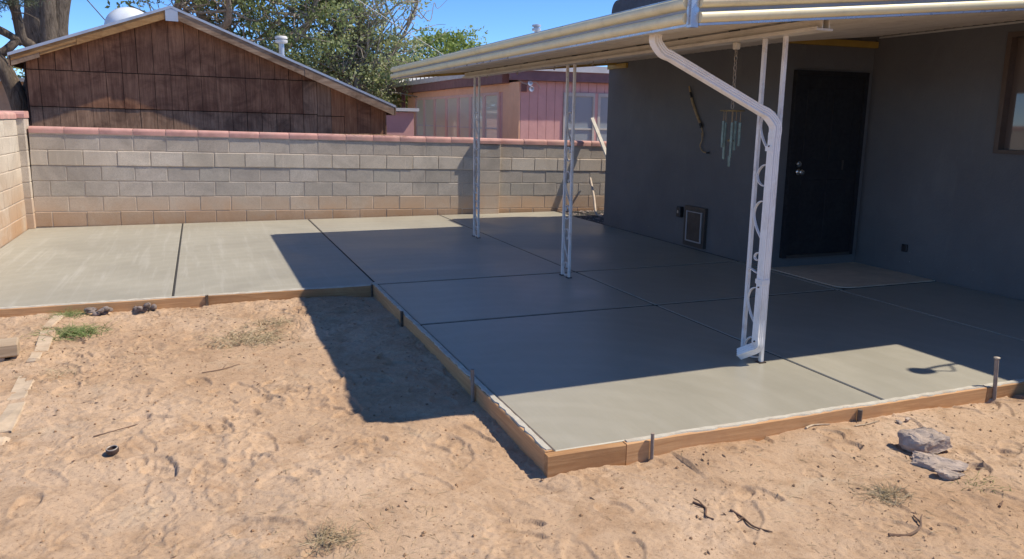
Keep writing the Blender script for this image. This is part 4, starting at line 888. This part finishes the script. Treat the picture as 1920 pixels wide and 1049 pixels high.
def tree(name, label, loc, r0, fork, ells, ncl, per, rad, leaf, mat, bark='bark', twigs=40, bare=0):
    e = empty(name, loc, label, 'tree'); L0 = Vector(loc); b = MB()
    f = Vector(fork) - L0; limbs(b, (0, 0, -.2), f, r0, r0 * .75, .05, k=12)
    P, cs = clumps(ells, ncl, per, rad)
    sel = cs[rng.choice(len(cs), min(len(cs), twigs), replace=False)]; mains = []
    for c in sel[:7]:
        mains.append(limbs(b, f, Vector(c) - L0, r0 * .5, r0 * .1, .35, k=8))
    for c in sel[7:]:
        src = mains[rng.integers(len(mains))]; s = src[rng.integers(len(src) // 3, len(src))]; limbs(b, s, Vector(c) - L0, r0 * .13, .012, .35, k=5)
    for _ in range(bare):
        src = mains[rng.integers(len(mains))]; s = src[rng.integers(len(src) // 3, len(src))]; dv = Vector((rng.normal() * .7, rng.normal() * .5, abs(rng.normal()) * .8 + .2)); limbs(b, s, s + dv * rng.uniform(.5, 1.6), .022, .005, .4, k=4)
    b.build('trunk', bark, e, True)
    leafmesh(P - np.array(loc), leaf, mat, 'crown', e)
    return e
rng = np.random.default_rng(5)
tree('elm_tree', 'dark leafy elm spreading above the shed ridge', (-1.6, 19, -.15), .3, (-1.3, 19, 2.2), [(-1.2, 18, 5.0, 2.5, 1.6, 1.2), (.9, 19, 4.3, 2.0, 1.5, 1.6), (-2.7, 17.5, 4.75, 1.0, 1.0, .62), (.2, 20, 6.6, 3.0, 2, 1.5), (-.4, 18.5, 3.4, 1.2, 1, .7)], 330, 75, .23, .055, 'leafd', 'barkg', 90, 160)
tree('elm_tree', 'pale leafy elm with grey bare twigs right of the shed ridge', (2.7, 20, -.15), .22, (2.9, 20, 1.9), [(1.9, 20, 3.6, 1.9, 1.4, 1.5), (3.7, 20, 2.9, 1.5, 1.3, 1.2), (3.2, 20, 5.0, 2.0, 1.4, 1.0), (1.2, 19.5, 2.4, 1.3, 1, .8)], 240, 75, .22, .055, 'leafm', 'barkg', 100, 190)
tree('young_tree', 'bright green young tree above the far end of the gutter', (6.0, 23, -.15), .1, (6.1, 23, 1.8), [(6.0, 23, 3.5, 1.5, 1, .85), (7.1, 23, 3.55, 1.1, .7, .5), (5.0, 22.5, 2.7, 1.1, .9, .9), (7.45, 23, 4.2, .2, .2, .5), (7.9, 23, 3.6, .5, .3, .25)], 120, 80, .2, .065, 'leafl', 'barkg', 26)
tree('shrub_tree', 'dense green shrubby tree low between shed and pink house', (3.2, 22.5, -.15), .12, (3.3, 22.5, 1.0), [(3.0, 22, 2.3, 1.6, .9, .9), (1.6, 21.5, 2.2, 1.2, .8, .8), (4.6, 22.5, 2.4, 1.0, .8, .8)], 150, 90, .2, .07, 'leafm', 'bark', 24)
tree('far_tree', 'small far green tree at the left behind the trunk fork', (-7.2, 33, -.15), .15, (-7.2, 33, 1.6), [(-7.2, 33, 2.9, 1.6, 1, .9)], 40, 70, .25, .1, 'leafm', 'bark', 10)
# big trunk left, crown out of frame above
rng = np.random.default_rng(9)
bt = empty('old_tree', (-4.0, 14, -.15), 'thick dark-barked old tree trunk rising behind the left of the shed', 'tree'); b = MB()
pts = crom([(0, 0, -.1), (.02, 0, 1.5), (.03, 0, 2.6), (.06, 0, 3.6), (.1, .1, 5.0)], 6); m_ = len(pts); b.tube(pts, [.40 - .12 * i / (m_ - 1) + .02 * math.sin(i * 1.7) for i in range(m_)], 18)
pts = crom([(.2, -.12, 1.0), (.27, -.1, 2.4), (.30, -.05, 3.4), (.7, 0, 5.0)], 6); b.tube(pts, [.17] * len(pts), 12)
pts = crom([(.02, -.25, 1.0), (.04, -.28, 2.4), (.14, -.24, 3.0), (.18, -.2, 4.5)], 6); b.tube(pts, [.14] * len(pts), 12)
for v_ in [(-1.2, .3, 6.8), (.9, -.3, 7.2), (2.4, .5, 6.6), (-.4, 1.2, 7.4)]: limbs(b, (.1, .1, 4.9), v_, .2, .03, .2)
b.build('trunk', 'bark', bt, True)
P, _ = clumps([(-4.2, 14.5, 7.2, 2.2, 1.8, 1.2), (-2.4, 14.2, 7.0, 1.5, 1.3, .9)], 80, 80, .3)
leafmesh(P - np.array([-4.0, 14, -.15]), .07, 'leafd', 'crown', bt)
fk = empty('forked_tree', (-4.02, 11.6, -.15), 'dark forked juniper with twisted limbs behind the left wall', 'tree'); b = MB()
def lim(pts, r): p_ = crom([(q[0] + 4.02, q[1] - 11.6, q[2] + .15) for q in pts], 5); b.tube(p_, list(np.interp(np.linspace(0, 1, len(p_)), np.linspace(0, 1, len(r)), r)), 12)
lim([(-4.0, 11.6, -.2), (-4.0, 11.6, .9), (-3.99, 11.6, 1.5)], [.2, .18, .16])
lim([(-3.99, 11.6, 1.35), (-4.10, 11.6, 1.85), (-4.25, 11.6, 2.25), (-4.45, 11.6, 2.6)], [.14, .13, .11, .1])
lim([(-3.95, 11.7, 1.35), (-3.92, 11.7, 1.75), (-3.84, 11.75, 2.1), (-3.82, 11.8, 2.5), (-3.93, 11.7, 2.62), (-3.96, 11.65, 2.9), (-4.0, 11.6, 3.4), (-4.05, 11.6, 4.2)], [.11, .11, .1, .075, .075, .075, .065, .05])
lim([(-4.30, 11.6, 2.34), (-4.15, 11.6, 2.44), (-4.02, 11.65, 2.58), (-3.95, 11.7, 2.7)], [.07, .065, .065, .06])
lim([(-4.5, 11.6, 2.84), (-4.22, 11.6, 2.74), (-4.05, 11.62, 2.64), (-3.95, 11.7, 2.56)], [.07, .06, .055, .055])
lim([(-4.0, 11.5, 3.0), (-3.8, 11.4, 2.98), (-3.68, 11.4, 2.92), (-3.62, 11.4, 2.86)], [.012, .01, .008, .005])
for _ in range(14): limbs(b, (-4.0 + 4.02 + rng.normal() * .03, 0, 3.2 + rng.uniform(-.2, .6)), (rng.uniform(-.6, .4), rng.normal() * .3, 3.25 + rng.uniform(-.3, .8)), .015, .004, .3, k=4)
b.build('trunk', 'bark', fk, True)
P, _ = clumps([(-4.15, 11.5, 3.3, .45, .35, .28), (-4.5, 11.5, 3.05, .25, .3, .2), (-3.8, 11.5, 3.35, .22, .3, .22)], 55, 60, .07)
leafmesh(P - np.array([-4.02, 11.6, -.15]), .045, 'needle', 'crown', fk, .12)
# overhead wires
def wire(p0, p1, sag, r, mat, label):
    p0, p1 = Vector(p0), Vector(p1); pts = [p0.lerp(p1, i / 14) + Vector((0, 0, -sag * 4 * (i / 14) * (1 - i / 14))) for i in range(15)]
    tag(MB().tube(pts, r, 5).build('utility_wire', mat, None, True), label, 'wire')
wire((-6.05, 16, 7.2), (-2.6, 16, 2.75), .03, .011, 'wire', 'dark wire slanting across the sky left of the shed dome')
wire((-3.4, 16, 5.7), (-5.25, 16, 2.0), .02, .009, 'wire', 'dark wire passing behind the forked tree limbs')
wire((-.5, 16, 5.75), (4.6, 16, 2.82), .05, .007, 'wirep', 'pale wire crossing in front of the elm foliage')
# ------------------------------------------------------------------ small things on the dirt
def tuft(x, y, n, le, mat, label, name='grass_tuft', spread=.1, up=.9, cat='grass tuft', wd=.0016):
    e = empty(name, (x, y, hgt(x, y) if y < 3.8 else -.11), label, cat); b = MB()
    for k in range(n):
        px, py = rng.normal() * spread * .5, rng.normal() * spread * .4; a = rng.uniform(0, 6.28); t = rng.uniform(.25, 1.1) * up
        blade(b, (px, py, -.004), (math.cos(a), math.sin(a), t), le * rng.uniform(.4, 1.1), wd, rng.uniform(.1, .5), 3)
    b.build('blades', mat, e)['kind'] = 'stuff'; return e
tuft(-2.46, 3.72, 150, .15, 'grassg', 'small green grass tuft against the far-left form board')
tuft(-2.36, 3.2, 420, .12, 'grassg', 'wide green grass tuft on the pale edging stones', spread=.2, wd=.0026)
tuft(-1.17, 2.72, 420, .15, 'straw', 'large dry grass clump beside the roof shadow', spread=.27, wd=.0024)
tuft(-.98, 3.05, 180, .13, 'straw', 'small dry grass clump nearest the shadow edge', spread=.17, wd=.0022)
tuft(1.24, -.74, 220, .085, 'straw', 'pale dry weed clump left of the broken stones', spread=.09)
tuft(-1.05, -.30, 200, .10, 'straw', 'dry weed with curled stems at the bottom of the yard', spread=.10)
tuft(-2.33, 2.2, 90, .09, 'straw', 'dark dry weed clump on the edging stones at left', spread=.14)
tuft(1.75, -.80, 60, .06, 'grassg', 'small green weed right of the broken stones', spread=.1)
def rockmesh(b, c, r, seed, flat=1.0, cuts=9):
    rs = np.random.default_rng(seed); bm2 = bmesh.new(); bmesh.ops.create_icosphere(bm2, subdivisions=3 if max(r) < .05 else 4, radius=1)
    P = np.array([v.co[:] for v in bm2.verts])
    for _ in range(cuts):
        nv = rs.normal(size=3); nv /= np.linalg.norm(nv); d0 = rs.uniform(.3, .72); t = P @ nv - d0; P = P - np.outer(np.maximum(t, 0), nv) * .97
    P += rs.normal(size=P.shape) * .02 + (np.sin(P[:, [1, 2, 0]] * 9 + seed) * np.sin(P[:, [2, 0, 1]] * 7)) * .035; P = P * np.array(r); P = P + np.array(c)
    b.add(P.tolist(), [[v.index for v in f.verts] for f in bm2.faces]); bm2.free(); return b
def rock(x, y, r, seed, label, rot=(0, 0, 0), dz=0, mat='rock', name='stone', cat='stone'):
    o = rockmesh(MB(), (0, 0, 0), r, seed, cuts=13).build(name, mat); o.location = (x, y, hgt(x, y) + dz); o.rotation_euler = rot; return tag(o, label, cat)
rock(1.83, -.43, (.15, .10, .09), 3, 'largest grey-brown broken stone propped on the dirt at right', (.25, -.2, -.6), .055)
rock(1.70, -.585, (.16, .09, .065), 24, 'lower broken stone lying just in front of the largest stone', (.1, .0, -.95), .012)
rock(1.67, -.70, (.09, .06, .035), 12, 'small flat tan stone chip beside the lower broken stone', (.1, .1, -.6), .01)
rock(2.0, -.16, (.028, .02, .018), 5, 'small grey pebble against the front form board', (0, 0, .4), .008)
rock(1.93, -.17, (.022, .02, .015), 6, 'smaller grey pebble beside another at the front form', (0, 0, 1.4), .006)
for i, (x, y, lb, sd_) in enumerate([(-2.25, 3.77, 'dark crumbly concrete lump heaped on the far-left form', 31), (-1.92, 3.78, 'small concrete lump on the left form near its joint', 32)]):
    b = MB()
    for k in range(14): rockmesh(b, (rng.uniform(-.09, .09), rng.normal() * .02, .0 + rng.uniform(0, .05)), (.03, .022, .022), sd_ * 10 + k, cuts=5)
    o = b.build('concrete_lump', 'rubble'); o.location = (x, y, -.075); tag(o, lb, 'concrete lump')
rg = empty('pipe_ring', (-1.893, .81, hgt(-1.893, .81) + .006), 'dark rusty pipe ring lying on the sandy dirt', 'ring'); rg.rotation_euler = (.12, -.1, 0); rg.scale = (.64, .64, .7)
MB().lathe([(.030, 0), (.042, 0), (.044, .012), (.043, .026), (.036, .030), (.030, .026), (.029, .01)], (0, 0, 0), 28).build('collar', 'rust', rg, True)
MB().tube([(.036 * math.cos(t), .036 * math.sin(t), .0295) for t in [2 * math.pi * i / 28 for i in range(29)]], .0035, 6, False).build('rim', 'rim', rg, True)
def twig(pts, r, mat, label, forks=()):
    c = Vector((pts[0][0], pts[0][1], hgt(*pts[0][:2]))); e = empty('twig', c, label, 'twig'); P = [Vector((q[0], q[1], hgt(q[0], q[1]) + .006 + (q[2] if len(q) > 2 else 0))) - c for q in pts]
    pts2 = crom(P, 4); b = MB().tube(pts2, [r * (1 - .6 * i / len(pts2)) for i in range(len(pts2))], 6)
    for i, dx, dy, dz in forks: q = P[i]; b.tube([q, q + Vector((dx * .5, dy * .6, dz)), q + Vector((dx, dy, dz * 1.3))], [r * .6, r * .5, r * .25], 5)
    b.build('stem', mat, e, True)
twig([(.42, -.50), (.44, -.56), (.40, -.62), (.41, -.66)], .006, 'twigm', 'short dark forked twig left of the longer one near bottom', [(1, -.03, .05, .02)])
twig([(.52, -.62), (.54, -.68), (.53, -.76), (.57, -.82)], .006, 'twigm', 'longer dark twig pointing down at the bottom right', [(1, -.04, -.02, .01)])
twig([(1.40, -.07), (1.47, -.05), (1.56, -.01 - .06)], .007, 'twigp', 'pale bent twig just in front of the front form')
twig([(1.66, -.14), (1.76, -.13), (1.84, -.12)], .004, 'twigp', 'thin pale straw twig right of the bent pale twig')
twig([(.98, -1.0), (1.06, -1.02), (1.15, -1.0), (1.2, -.92)], .007, 'twigm', 'dark curved twig at the bottom right corner of the yard', [(2, .06, .05, .01)])
twig([(1.62, -.98), (1.68, -.95)], .006, 'twigm', 'short brown stick near the right edge of the yard')
twig([(-1.5, 1.95), (-1.38, 1.98), (-1.28, 2.05)], .0035, 'twigm', 'thin dark twig on the sunlit dirt left of the shadow', [(1, .03, .05, .01)])
twig([(-2.0, 1.05), (-1.85, 1.12), (-1.75, 1.22)], .003, 'twigm', 'thin twig on the dirt above the pipe ring')
# edging stones, timber end and thin cane at the left edge
def edge(x, y, lx, ly, rz, label, zt=.010):
    b = MB(); o = b.cbox(-lx / 2, lx / 2, -ly / 2, ly / 2, -.06, 0, .010, .010).build('edging_stone', 'edging'); o.location = (x, y, hgt(x, y) + zt); o.rotation_euler = (random.uniform(-.03, .03), random.uniform(-.05, .05), rz); tag(o, label, 'edging stone', 'edging stones down the left of the yard')
edge(-2.545, 3.55, .085, .30, -.1, 'farthest buried edging stone, below the left form'); edge(-2.52, 3.02, .10, .52, .06, 'long edging stone level with the green tuft'); edge(-2.50, 2.58, .07, .18, .0, 'smallest edging stone, just past the timber end', .012)
edge(-2.46, 1.98, .10, .46, .03, 'edging stone in front of the dark weed clump'); edge(-2.44, 1.50, .10, .40, -.04, 'second nearest edging stone at the left edge'); edge(-2.43, 1.02, .10, .40, .02, 'nearest edging stone at the left border')
tb = empty('timber_end', (-2.76, 2.66, -.11), 'pale squared timber end poking in at the left edge', 'timber'); tb.rotation_euler.z = .15
MB().cbox(-.5, .16, -.10, .10, .07, .15, .008, .003).build('beam', 'boxwood', tb); MB().cbox(-.45, .08, -.08, .08, -.02, .0695, .008, .003).build('foot', 'edging', tb)
cn = empty('painted_board', (-2.93, 3.3, -.12), 'white painted board lying at the far left edge', 'board'); MB().cbox(-.05, .03, -.35, .42, .0, .05, .004, .002).build('board', 'plank', cn)
tuft(-2.99, 3.55, 9, .3, 'straw', 'bundle of dry stems sticking up at the left edge', 'dry_stems', .03, 1.6, 'dry stems', .004)

# ------------------------------------------------------------------ unseen caster added at the right-hand eave for the shadow by the right stake
hb = empty('shadow_caster', (4.47, -.2, 2.55), 'unseen pot-shaped shadow caster on a curled bracket, added at the right eave', 'shadow caster')
MB().tube([(.45, .02, .06), (.2, .02, .03), (-.02, .0, .0)], .014, 8).tube(crom([(.3, .01, .03), (.16, -.06, -.06), (.06, -.03, -.10), (.0, .0, -.02)], 6), .008, 6).build('bracket', 'rust', hb, True)
MB().lathe([(.03, -.09), (.05, -.08), (.065, 0), (.06, .005), (0, .0)], (-.02, 0, -.01), 20).build('pot', 'rust', hb, True)
